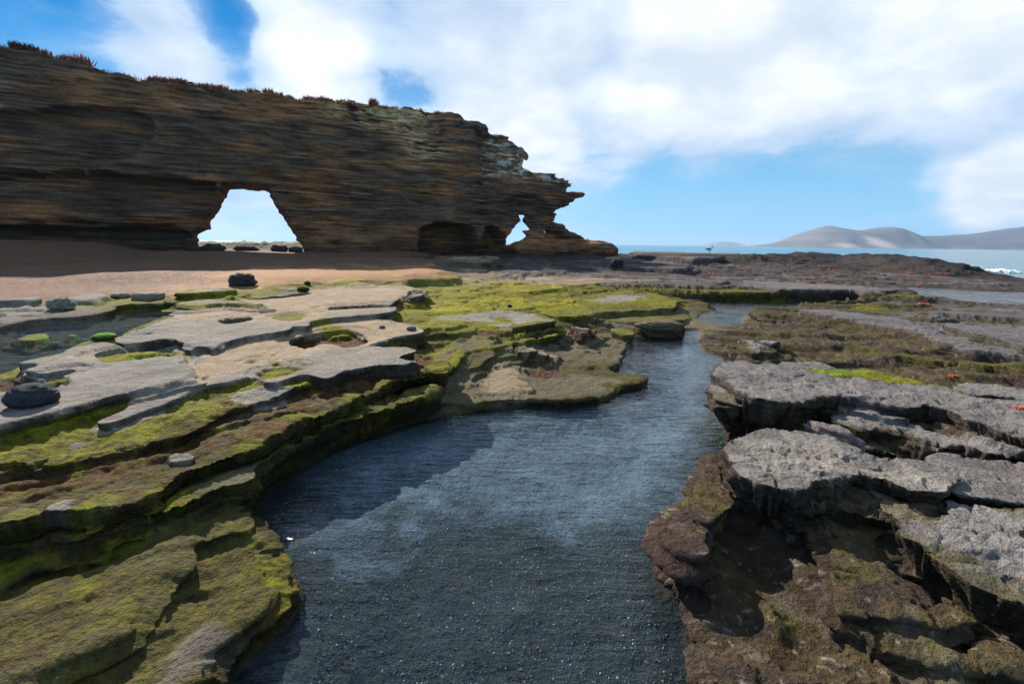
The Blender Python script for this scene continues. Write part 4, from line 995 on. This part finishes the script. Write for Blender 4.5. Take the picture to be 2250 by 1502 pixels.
def bm_obj(name, bm, mat, parent=None, smooth=True, sub=0):
    bmesh.ops.recalc_face_normals(bm, faces=bm.faces)
    me = bpy.data.meshes.new(name); bm.to_mesh(me); bm.free()
    for p in me.polygons: p.use_smooth = smooth
    o = link(name, me, mat, parent)
    if sub:
        m = o.modifiers.new('sub', 'SUBSURF'); m.levels = sub; m.render_levels = sub
    return o
def plain(name, c, rough=0.6, var=0.3, scale=30.0, spec=.4):
    m, t = new_mat(name)
    co = t.n('ShaderNodeTexCoord').outputs['Object']
    n_ = t.noise(co, scale, 3)
    col = t.mix(t.sm(n_, .3, .7), tuple(x * (1 - var) for x in c) + (1,), tuple(min(1, x * (1 + var)) for x in c) + (1,))
    b = t.n('ShaderNodeBsdfPrincipled', {'Base Color': col, 'Roughness': rough, 'Specular IOR Level': spec})
    finish(t, b.outputs[0]); return m

# ---- crabs
M_CRAB = plain('crab_shell', (0.62, 0.075, 0.02), 0.35); M_CRABLEG = plain('crab_leg', (0.70, 0.11, 0.03), 0.4); M_EYE = plain('crab_eye', (0.02, 0.02, 0.02), 0.2)
def make_crab():
    root = bpy.data.objects.new('crab', None); COL.objects.link(root)
    bm = bmesh.new(); bmesh.ops.create_uvsphere(bm, u_segments=14, v_segments=8, radius=1)
    for v in bm.verts:
        x, y, z = v.co; v.co = (x * .046 * (1 + .18 * y), y * .038, z * .017 + .040 + (0.004 if z > 0 else 0))
    bm_obj('carapace', bm, M_CRAB, root)
    for s in (-1, 1):
        for k in range(4):
            a = math.radians(-32 + 27 * k); dx, dy = s * math.cos(a), -math.sin(a)
            bm = bmesh.new()
            tube_mesh(bm, [(dx * .036, dy * .030, .038), (dx * .072, dy * .066, .064), (dx * .104, dy * .098, .030), (dx * .118, dy * .112, .001)], [.0075, .0085, .0055, .0015], 5)
            bm_obj('leg', bm, M_CRABLEG, root)
        bm = bmesh.new()
        tube_mesh(bm, [(s * .030, .030, .036), (s * .056, .052, .040), (s * .045, .078, .028), (s * .022, .092, .020)], [.007, .009, .014, .004], 6)
        bm_obj('claw', bm, M_CRAB, root)
        bm = bmesh.new(); bmesh.ops.create_icosphere(bm, subdivisions=1, radius=.005, matrix=Matrix.Translation((s * .012, .036, .052)))
        bm_obj('eye', bm, M_EYE, root)
    return root
def copy_tree(o, parent=None):
    c = o.copy(); COL.objects.link(c); c.parent = parent
    for ch in o.children: copy_tree(ch, c)
    return c
CRABS = [(2029, 672, 'red crab on the ledge at the near corner of the shore pool'), (2017, 630, 'red crab on the far rim of the shore pool'), (1563, 603, 'red crab alone on the pale shelf below the pelican'),
    (1622, 589, 'left of two red crabs above the green patch on the far shelf'), (1631, 594, 'right of two red crabs above the green patch on the far shelf'), (1772, 613, 'red crab beside the dark crack on the far shelf'),
    (1810, 611, 'red crab on the flat shelf just right of the dark crack'), (1820, 593, 'left of two red crabs on the grey flat before the lava ridge'), (1835, 596, 'right of two red crabs on the grey flat before the lava ridge'),
    (1779, 580, 'red crab at the left end of the lava ridge'), (1913, 578, 'red crab high on the middle of the lava ridge'), (2000, 602, 'red crab at the foot of the lava ridge, leftmost of a loose row'), (2062, 602, 'red crab low on the lava ridge, left of the seaward pair'),
    (2081, 602, 'red crab nearest the seaward end of the lava ridge'), (2095, 829, 'red crab by the dark gully behind the right-hand grey slab'), (2242, 902, 'large red crab on the grey slab at the right edge')]
crab0 = make_crab()
rng = random.Random(4)
for i, (x, y, lb) in enumerate(CRABS):
    o = crab0 if i == 0 else copy_tree(crab0)
    p = on_ground(x, y); o.location = (p[0], p[1], p[2] + .004); o.rotation_euler.z = rng.uniform(-.7, .7) + rng.choice((0, math.pi)); s_ = rng.uniform(1.05, 1.4) if y > 590 and y < 700 else rng.uniform(.95, 1.1)
    if y > 800: s_ = .5
    o.scale = (s_, s_, s_)
    tag(o, lb, 'crab', 'red crabs on the rocks')

# ---- pelican on the far ledge, facing right with its bill tucked down
def make_pelican(x, y):
    d_ = px_ray(x, y); d_ = d_[:2] / np.linalg.norm(d_[:2])
    cand = [(( height_at(*(d_ * r_)) - CAM[2]) / r_, r_) for r_ in np.arange(24, 62, .5)]
    r_ = max(cand)[1]; g_ = d_ * r_; p = np.array([g_[0], g_[1], height_at(*g_)])          # on the skyline of the ledge
    dist = float((p - CAM) @ fw); S = 17.0 / F_PX * dist / 1.0
    root = bpy.data.objects.new('pelican', None); COL.objects.link(root); root.location = p; root.scale = (S, S, S); root.rotation_euler.z = math.radians(-15)
    mw = plain('pelican_plumage', (0.20, 0.17, 0.15), .8, .3, 14); mp = plain('pelican_breast', (0.52, 0.49, 0.46), .8, .2, 10); mb = plain('pelican_bill', (0.07, 0.065, 0.06), .5); ml = plain('pelican_leg', (0.05, 0.045, 0.04), .6)
    bm = bmesh.new()
    tube_mesh(bm, [(-.50, 0, .48), (-.36, 0, .47), (-.18, 0, .45), (0, 0, .45), (.12, 0, .52), (.16, 0, .64), (.12, 0, .76), (.10, 0, .86), (.14, 0, .945), (.20, 0, .965), (.245, 0, .95)],
              [.02, .08, .16, .185, .15, .085, .062, .056, .062, .062, .03], 12)
    bm_obj('body', bm, mp, root, sub=1)
    bm = bmesh.new(); tube_mesh(bm, [(.22, 0, .955), (.28, 0, .86), (.30, 0, .72), (.30, 0, .55), (.29, 0, .46)], [(.03, .03), (.026, .05), (.022, .055), (.014, .03), .006], 8)
    bm_obj('bill', bm, mb, root, sub=1)
    for s in (-1, 1):
        bm = bmesh.new(); tube_mesh(bm, [(.06, s * .15, .56), (-.1, s * .18, .55), (-.3, s * .14, .53), (-.52, s * .06, .50), (-.66, s * .02, .47)], [(.03, .05), (.035, .12), (.03, .11), (.02, .06), .01], 8)
        bm_obj('wing', bm, mw, root, sub=1)
        bm = bmesh.new(); tube_mesh(bm, [(-.02, s * .08, .34), (-.02, s * .08, .05), (.02, s * .08, .015)], [.035, .02, .018], 6)
        tube_mesh(bm, [(-.02, s * .08, .012), (.13, s * .11, .008)], [.015, (.05, .008)], 6)
        bm_obj('leg', bm, ml, root)
    bm = bmesh.new(); tube_mesh(bm, [(-.46, 0, .49), (-.62, 0, .46), (-.72, 0, .43)], [(.06, .03), (.07, .015), (.05, .008)], 8)
    bm_obj('tail', bm, mw, root)
    return tag(root, 'brown and white pelican standing on the far rock ledge against the sea', 'pelican')
make_pelican(1560, 553)

# ---- shrubs and dry grass along the cliff rim
def rim_point(px, depth=0.5):
    u, _ = wall(px, 200)
    g = CP0 + CE * u + CN * depth
    hit, loc, nrm, idx = cliff.ray_cast(Vector((g[0], g[1], 40)), Vector((0, 0, -1)))
    return np.array(loc[:]) if hit else None
def leaf_material(name):
    m, t = new_mat(name); col = t.n('ShaderNodeVertexColor', layer_name='Col').outputs[0]
    n_ = t.noise(t.n('ShaderNodeTexCoord').outputs['Object'], 6.0, 3)
    c2 = t.mix(1.0, col, t.mix(t.sm(n_, .3, .7), (.7, .7, .7, 1), (1.3, 1.3, 1.3, 1)), 'MULTIPLY')
    mx = t.n('ShaderNodeMixShader', {0: 0.55, 1: t.n('ShaderNodeBsdfDiffuse', {'Color': c2}).outputs[0], 2: t.n('ShaderNodeBsdfTranslucent', {'Color': c2}).outputs[0]})
    finish(t, mx.outputs[0]); return m
M_SHRUB = leaf_material('shrub_twig')
def twigs(name, base, rad, hgt, n, cols, seed, spread=1.0):
    rs = np.random.RandomState(seed)
    a = rs.uniform(0, 2 * math.pi, n); r = rad * np.sqrt(rs.uniform(0, 1, n)) * .55
    b0 = np.stack([r * np.cos(a), r * np.sin(a), np.zeros(n) - .06], -1)
    ang = rs.uniform(0, 2 * math.pi, n)
    L = hgt * rs.uniform(.45, 1.1, n) * (1 - .35 * (r / rad) ** 2)
    out = spread * rs.uniform(.1, .8, n)
    d = np.stack([np.cos(ang) * out, np.sin(ang) * out, np.ones(n)], -1); d /= np.linalg.norm(d, axis=1)[:, None]
    tip = b0 + d * L[:, None]
    mid = b0 + d * (L * .5)[:, None] + rs.normal(0, .03, (n, 3))
    wdt = .018 + .018 * rs.uniform(0, 1, n)
    sd = np.stack([-np.sin(ang), np.cos(ang), np.zeros(n)], -1) * wdt[:, None]
    sd2 = np.cross(d, sd / wdt[:, None]) * wdt[:, None]
    V = np.stack([b0 + sd, b0 - sd * .5 + sd2, b0 - sd * .5 - sd2, mid + sd * .9, mid - sd * .5 + sd2 * .9, mid - sd * .5 - sd2 * .9, tip], 1).reshape(-1, 3)
    f1 = np.array([(0, 1, 4), (0, 4, 3), (1, 2, 5), (1, 5, 4), (2, 0, 3), (2, 3, 5), (3, 4, 6), (4, 5, 6), (5, 3, 6)])
    Fc = (np.arange(n)[:, None, None] * 7 + f1[None]).reshape(-1, 3)
    cs = np.array(cols)[rs.randint(0, len(cols), n)] * rs.uniform(.6, 1.3, n)[:, None]
    me = raw_mesh(name, V, Fc, np.repeat(cs, 7, 0).astype(f32), smooth=False)
    o = link(name, me, M_SHRUB, loc=tuple(base)); return o
RED = [(.40, .12, .10), (.50, .19, .15), (.34, .15, .09), (.42, .28, .15)]; DRY = [(.30, .22, .10), (.22, .17, .08), (.26, .12, .07)]; DARKS = [(.13, .06, .055), (.20, .08, .07), (.12, .09, .05)]
SPECIAL = [(48, .50, .55, 'dark twiggy shrub nearest the left edge on the cliff rim', DARKS), (72, .55, .55, 'second twiggy shrub from the left edge on the cliff rim', DARKS), (150, .5, .45, 'left half of the red shrub clump on the left cliff rim', RED), (183, .75, .70, 'tall bushy red shrub on the left part of the cliff rim', RED),
           (462, .8, .5, 'dense red shrub where the cliff rim steps, above left of the arch', RED), (822, .5, .55, 'lone round pinkish-red shrub on the cliff rim right of the arch', RED), (935, .4, .3, 'low brown tuft where the cliff rim starts to fall', DRY)]
for i, (x, r_, h_, lb, cl) in enumerate(SPECIAL):
    b = rim_point(x, .55)
    if b is not None: tag(twigs('rim_shrub', b, r_, h_, 170, cl, 60 + i), lb, 'shrub', 'shrubs on the cliff rim')
k_ = 0
RUNS = [(88, 132, 16, 'low reddish shrub on the cliff rim between the dark twiggy shrubs and the red clump'), (335, 455, 17, 'low reddish shrub in the long fringe on the rim left of the big arch'),
        (478, 500, 14, 'low reddish shrub on the rim straight above the left side of the arch'), (556, 650, 17, 'low reddish shrub in the rim fringe above and right of the big arch'),
        (672, 775, 17, 'low reddish shrub in the rim fringe just left of the lone round shrub')]
for x0, x1, dx_, lb in RUNS:
    for x in range(x0, x1, dx_):
        b = rim_point(x + rng.uniform(-4, 4), .35 + rng.uniform(0, .8)); k_ += 1
        if b is not None: tag(twigs('low_shrub', b, .50, .30 + rng.uniform(0, .16), 90, RED, 90 + k_), lb, 'shrub', 'low shrub fringe on the cliff rim')
pts_g = []
for x in np.arange(-150, 985, 2.6):
    b = rim_point(x, .25 + 1.6 * rng.random())
    if b is not None: pts_g.append(b)
def grass_strip():
    rs = np.random.RandomState(7); B = np.array(pts_g); n = len(B) * 9
    b0 = np.repeat(B, 9, 0) + np.stack([rs.normal(0, .16, n), rs.normal(0, .12, n), np.full(n, -.04)], -1)
    ang = rs.uniform(0, 6.28, n); L = rs.uniform(.06, .20, n)
    tip = b0 + np.stack([np.cos(ang) * .4 * L, np.sin(ang) * .4 * L, L], -1); sd = np.stack([-np.sin(ang), np.cos(ang), 0 * ang], -1) * .02; s2 = np.stack([np.cos(ang), np.sin(ang), 0 * ang], -1) * .02
    V = np.stack([b0 + sd, b0 - sd + s2, b0 - sd - s2, tip], 1).reshape(-1, 3)
    Fc = (np.arange(n)[:, None, None] * 4 + np.array([(0, 1, 3), (1, 2, 3), (2, 0, 3)])[None]).reshape(-1, 3)
    cs = np.array([(.30, .23, .09), (.20, .19, .06), (.26, .14, .08)])[rs.randint(0, 3, n)] * rs.uniform(.6, 1.2, n)[:, None]
    o = link('dry_grass', raw_mesh('dry_grass', V, Fc, np.repeat(cs, 4, 0).astype(f32), smooth=False), M_SHRUB)
    tag(o, 'short dry yellow-brown grass along the cliff rim', 'grass', kind='stuff')
grass_strip()

# ---- pebbles and shell grit on the pool bed
def grid_sample(A, x, y):
    r = np.hypot(x, y); th = np.arctan2(x, y)
    i = np.clip(np.searchsorted(RR, r), 0, NR - 1); j = np.clip(np.searchsorted(TH, th), 0, NT_ - 1)
    return A[i, j]
def pebbles(n, seed):
    rs = np.random.RandomState(seed)
    P, _ = POOLS['main']
    lo, hi = P.min(0), P.max(0)
    r = 1.15 + (6.5 - 1.15) * rs.uniform(0, 1, n * 4) ** 1.1; th = rs.uniform(-.62, .62, n * 4)
    x, y = r * np.sin(th), r * np.cos(th)
    z = grid_sample(H, x, y); ok = (z < -.03) & (np.abs(grid_sample(slope, x, y)) < 1.0)
    x, y, z = x[ok][:n], y[ok][:n], z[ok][:n]; m = len(x)
    base = np.array([(1, 0, 0), (-.6, .9, 0), (-.6, -.9, 0), (0, 0, .6), (0.1, 0.1, -.5)])
    fc = np.array([(0, 1, 3), (1, 2, 3), (2, 0, 3), (1, 0, 4), (2, 1, 4), (0, 2, 4)])
    sz = .0025 + .006 * rs.uniform(0, 1, m) ** 4
    a = rs.uniform(0, 6.28, m); c, s = np.cos(a), np.sin(a)
    V = base[None] * sz[:, None, None] * rs.uniform(.7, 1.3, (m, 5, 1))
    V = np.stack([V[..., 0] * c[:, None] - V[..., 1] * s[:, None], V[..., 0] * s[:, None] + V[..., 1] * c[:, None], V[..., 2]], -1) + np.stack([x, y, z + .002], -1)[:, None]
    pal = np.array([(.10, .11, .11), (.16, .17, .17), (.05, .055, .06), (.55, .55, .50), (.45, .28, .10), (.12, .30, .32), (.30, .28, .22)])
    cs = pal[rs.choice(7, m, p=[.22, .26, .14, .12, .08, .09, .09])]
    Fc = (np.arange(m)[:, None, None] * 5 + fc[None]).reshape(-1, 3)
    o = link('pool_pebbles', raw_mesh('pool_pebbles', V.reshape(-1, 3), Fc, np.repeat(cs, 5, 0).astype(f32), smooth=False), M_STONE)
    tag(o, 'tiny pebbles and shell grit on the pool bed', 'pebbles', kind='stuff')
pebbles(22000, 3)
def weed():
    rs = np.random.RandomState(9); n = 500
    ctr = np.array([ground(1578, 940, -.05), ground(1572, 975, -.05), ground(1590, 920, -.05)])
    c = ctr[rs.randint(0, 3, n)] + rs.normal(0, .07, (n, 2)); zb = np.minimum(grid_sample(H, c[:, 0], c[:, 1]), -.01)
    ang = rs.uniform(0, 6.28, n); L = rs.uniform(.03, .09, n)
    b0 = np.stack([c[:, 0], c[:, 1], zb], -1); tip = b0 + np.stack([np.cos(ang) * L * .8, np.sin(ang) * L * .8, L * .9], -1); tip[:, 2] = np.minimum(tip[:, 2], -.004)
    sd = np.stack([-np.sin(ang), np.cos(ang), 0 * ang], -1) * .008; up_ = np.array([0, 0, .006])
    V = np.stack([b0 + sd, b0 - sd, b0 + up_, tip], 1).reshape(-1, 3); Fc = (np.arange(n)[:, None, None] * 4 + np.array([(0, 1, 3), (1, 2, 3), (2, 0, 3)])[None]).reshape(-1, 3)
    cs = np.array([(.02, .10, .06), (.04, .12, .03), (.20, .10, .02), (.03, .07, .07)])[rs.randint(0, 4, n)] * rs.uniform(.5, 1.4, n)[:, None]
    tag(link('seaweed', raw_mesh('seaweed', V, Fc, np.repeat(cs, 4, 0).astype(f32), smooth=False), M_STONE), 'dark green seaweed under water at the right pool edge', 'seaweed', kind='stuff')
weed()

# ---- islands across the water
def far_point(x, y, D):
    d = px_ray(x, y); t = D / d[1]; return CAM + d * t
def island(name, prof, D, depth, cols, seed, pale=()):
    xs = np.array([p[0] for p in prof], float); 
    W3 = np.array([far_point(p[0], p[1], D) for p in prof]); Xr, Zr = W3[:, 0], W3[:, 2]
    nu, nv = 260, 50
    X = np.linspace(Xr[0], Xr[-1], nu); R_ = np.interp(X, Xr, Zr); R_ = np.maximum(R_ - (-2), 0)
    v = np.linspace(0, 1, nv)
    U, V_ = np.meshgrid(X, v, indexing='ij')
    Y = D - depth * .35 + V_ * depth
    prof_v = np.where(V_ < .4, sstep(0, 1, V_ / .4) ** .8, 1 - .8 * sstep(.4, 1, V_))
    nn = fbm(U, Y, depth * .35, 5, seed, .55); gul = np.abs(fbm(U, Y * .35, depth * .10, 4, seed + 2))
    Zt = -3 + R_[:, None] * prof_v * (1 + .10 * nn * (1 - np.exp(-((V_ - .4) / .08) ** 2))) - R_[:, None] * .16 * (gul) * np.clip(1 - np.abs(V_ - .15) / .3, 0, 1)
    w_ = fbm(U, Zt * 4, depth * .3, 4, seed + 5)
    col = np.array(cols[0])[None, None] * (1 - sstep(-.3, .4, w_)[..., None]) + np.array(cols[1])[None, None] * sstep(-.3, .4, w_)[..., None]
    for (px, py, rw, rh, c) in pale:
        q = far_point(px, py, D)
        m = np.exp(-(((U - q[0]) / (rw / F_PX * D)) ** 2 + ((Zt - q[2]) / (rh / F_PX * D)) ** 2) ** 2) * sstep(.45, .4, V_)
        col = col + (np.array(c) - col) * (.9 * m)[..., None]
    o = link(name, grid_mesh(name, U, Y, Zt, np.clip(col, .01, .8).astype(f32), flip=False), M_ISLE)
    return tag(o, kind='structure')
M_ISLE = rock_material('island_rock', 0.0, 0.5, 0.0015, lam=0.0)
island('headland_island', [(1757, 543), (1763, 538), (1775, 527), (1790, 516), (1803, 505), (1820, 498), (1836, 494), (1850, 498), (1880, 503), (1920, 506), (1945, 501), (1965, 497.5), (1980, 499), (1995, 506), (2015, 519), (2060, 518), (2120, 516), (2180, 512), (2250, 500), (2330, 490), (2450, 484), (2700, 500), (2900, 560)], 2600, 900,
       [(.10, .085, .085), (.17, .135, .12)], 5, [(1867, 533, 26, 12, (.62, .46, .38)), (1795, 539, 18, 5, (.42, .34, .30)), (2200, 548, 40, 3, (.45, .33, .29))])
island('far_islet', [(1552, 539.5), (1558, 537), (1572, 533), (1590, 530.5), (1608, 531), (1625, 534), (1645, 538), (1652, 541)], 4600, 700, [(.2, .19, .2), (.25, .23, .22)], 9, [(1630, 538, 12, 2, (.6, .55, .5))])

# ---- breaker and foam on the sea
def foam_mat():
    m, t = new_mat('foam'); co = t.n('ShaderNodeTexCoord').outputs['Object']; n_ = t.noise(co, 9, 5)
    bp = t.n('ShaderNodeBump', {'Strength': .6, 'Distance': .05, 'Height': n_})
    b = t.n('ShaderNodeBsdfPrincipled', {'Base Color': t.mix(n_, (.62, .68, .70, 1), (.92, .93, .93, 1)), 'Roughness': .8, 'Normal': bp.outputs[0]})
    finish(t, b.outputs[0]); return m
M_FOAM = foam_mat()
def sea_pt(x, y): 
    g = ground(x, y, SEA_Z); return g
def foam_roll(name, pa, pb, hgt, wid, seed):
    a, b = sea_pt(*pa), sea_pt(*pb); n, k = 90, 14
    t = np.linspace(0, 1, n); L = np.linalg.norm(b - a); d = (b - a) / L; nrm = np.array([-d[1], d[0]])
    ph = np.linspace(0, math.pi, k)
    T_, PH = np.meshgrid(t, ph, indexing='ij')
    env = np.sin(np.pi * np.clip(T_, 0, 1)) ** .35 * (1 + .5 * fbm(T_ * L, PH, .7, 4, seed, .6))
    hx = wid * np.cos(PH) * env; hz = hgt * np.sin(PH) * env * (1 + .5 * fbm(T_ * L * 2, PH * 1.3, .5, 3, seed + 1))
    X = a[0] + d[0] * T_ * L + nrm[0] * hx; Y = a[1] + d[1] * T_ * L + nrm[1] * hx; Z = SEA_Z - .02 + hz
    link(name, grid_mesh(name, X, Y, Z), M_FOAM, sea)
foam_roll('breaking_wave', (2158, 597), (2246, 601), .34, .5, 3)
def foam_patch(px, py, wpx, hpx, seed):
    c = sea_pt(px, py); d = math.hypot(*c)
    a_, b_ = wpx / F_PX * d * .5, hpx / F_PX * d * d / 2.1 * .5
    rs = np.random.RandomState(seed); bm = bmesh.new()
    for _ in range(9):
        ox, oy = rs.uniform(-.8, .8) * a_, rs.uniform(-.8, .8) * b_; r_ = rs.uniform(.15, .4)
        ring = []
        for k in range(14):
            q = 2 * math.pi * k / 14; rr_ = r_ * (1 + .5 * rs.uniform(-1, 1))
            ring.append(bm.verts.new((c[0] + ox + a_ * rr_ * 1.6 * math.cos(q), c[1] + oy + b_ * rr_ * math.sin(q), SEA_Z + .02 + .004 * _)))
        bm.faces.new(ring)
    bmesh.ops.triangulate(bm, faces=bm.faces[:])
    bm_obj('foam', bm, M_FOAM, sea)
for f_ in [(2215, 614, 60, 5, 1), (2190, 622, 50, 4, 2), (2095, 612, 40, 3, 3), (2245, 622, 30, 4, 5), (2085, 588, 26, 3, 6), (2110, 604, 30, 3, 7)]: foam_patch(*f_)

# ------------------------------------------------------------------ sea air
def haze():
    bm = bmesh.new(); bmesh.ops.create_cube(bm, size=1.0)
    for v in bm.verts: v.co = (v.co.x * 19600, v.co.y * 19600, -5.0 + (v.co.z + .5) * 165.0)
    me = bpy.data.meshes.new('haze'); bm.to_mesh(me); bm.free()
    m = bpy.data.materials.new('haze_air'); m.use_nodes = True; t = NT(m.node_tree)
    v = t.n('ShaderNodeVolumePrincipled', {'Color': (0.50, 0.72, 1.0, 1), 'Density': HAZE, 'Anisotropy': 0.2})
    out = t.n('ShaderNodeOutputMaterial'); t.t.links.new(v.outputs[0], out.inputs['Volume'])
    tag(link('haze', me, m), 'thin pale sea haze', 'haze', kind='stuff')
HAZE = 0.00014
haze()
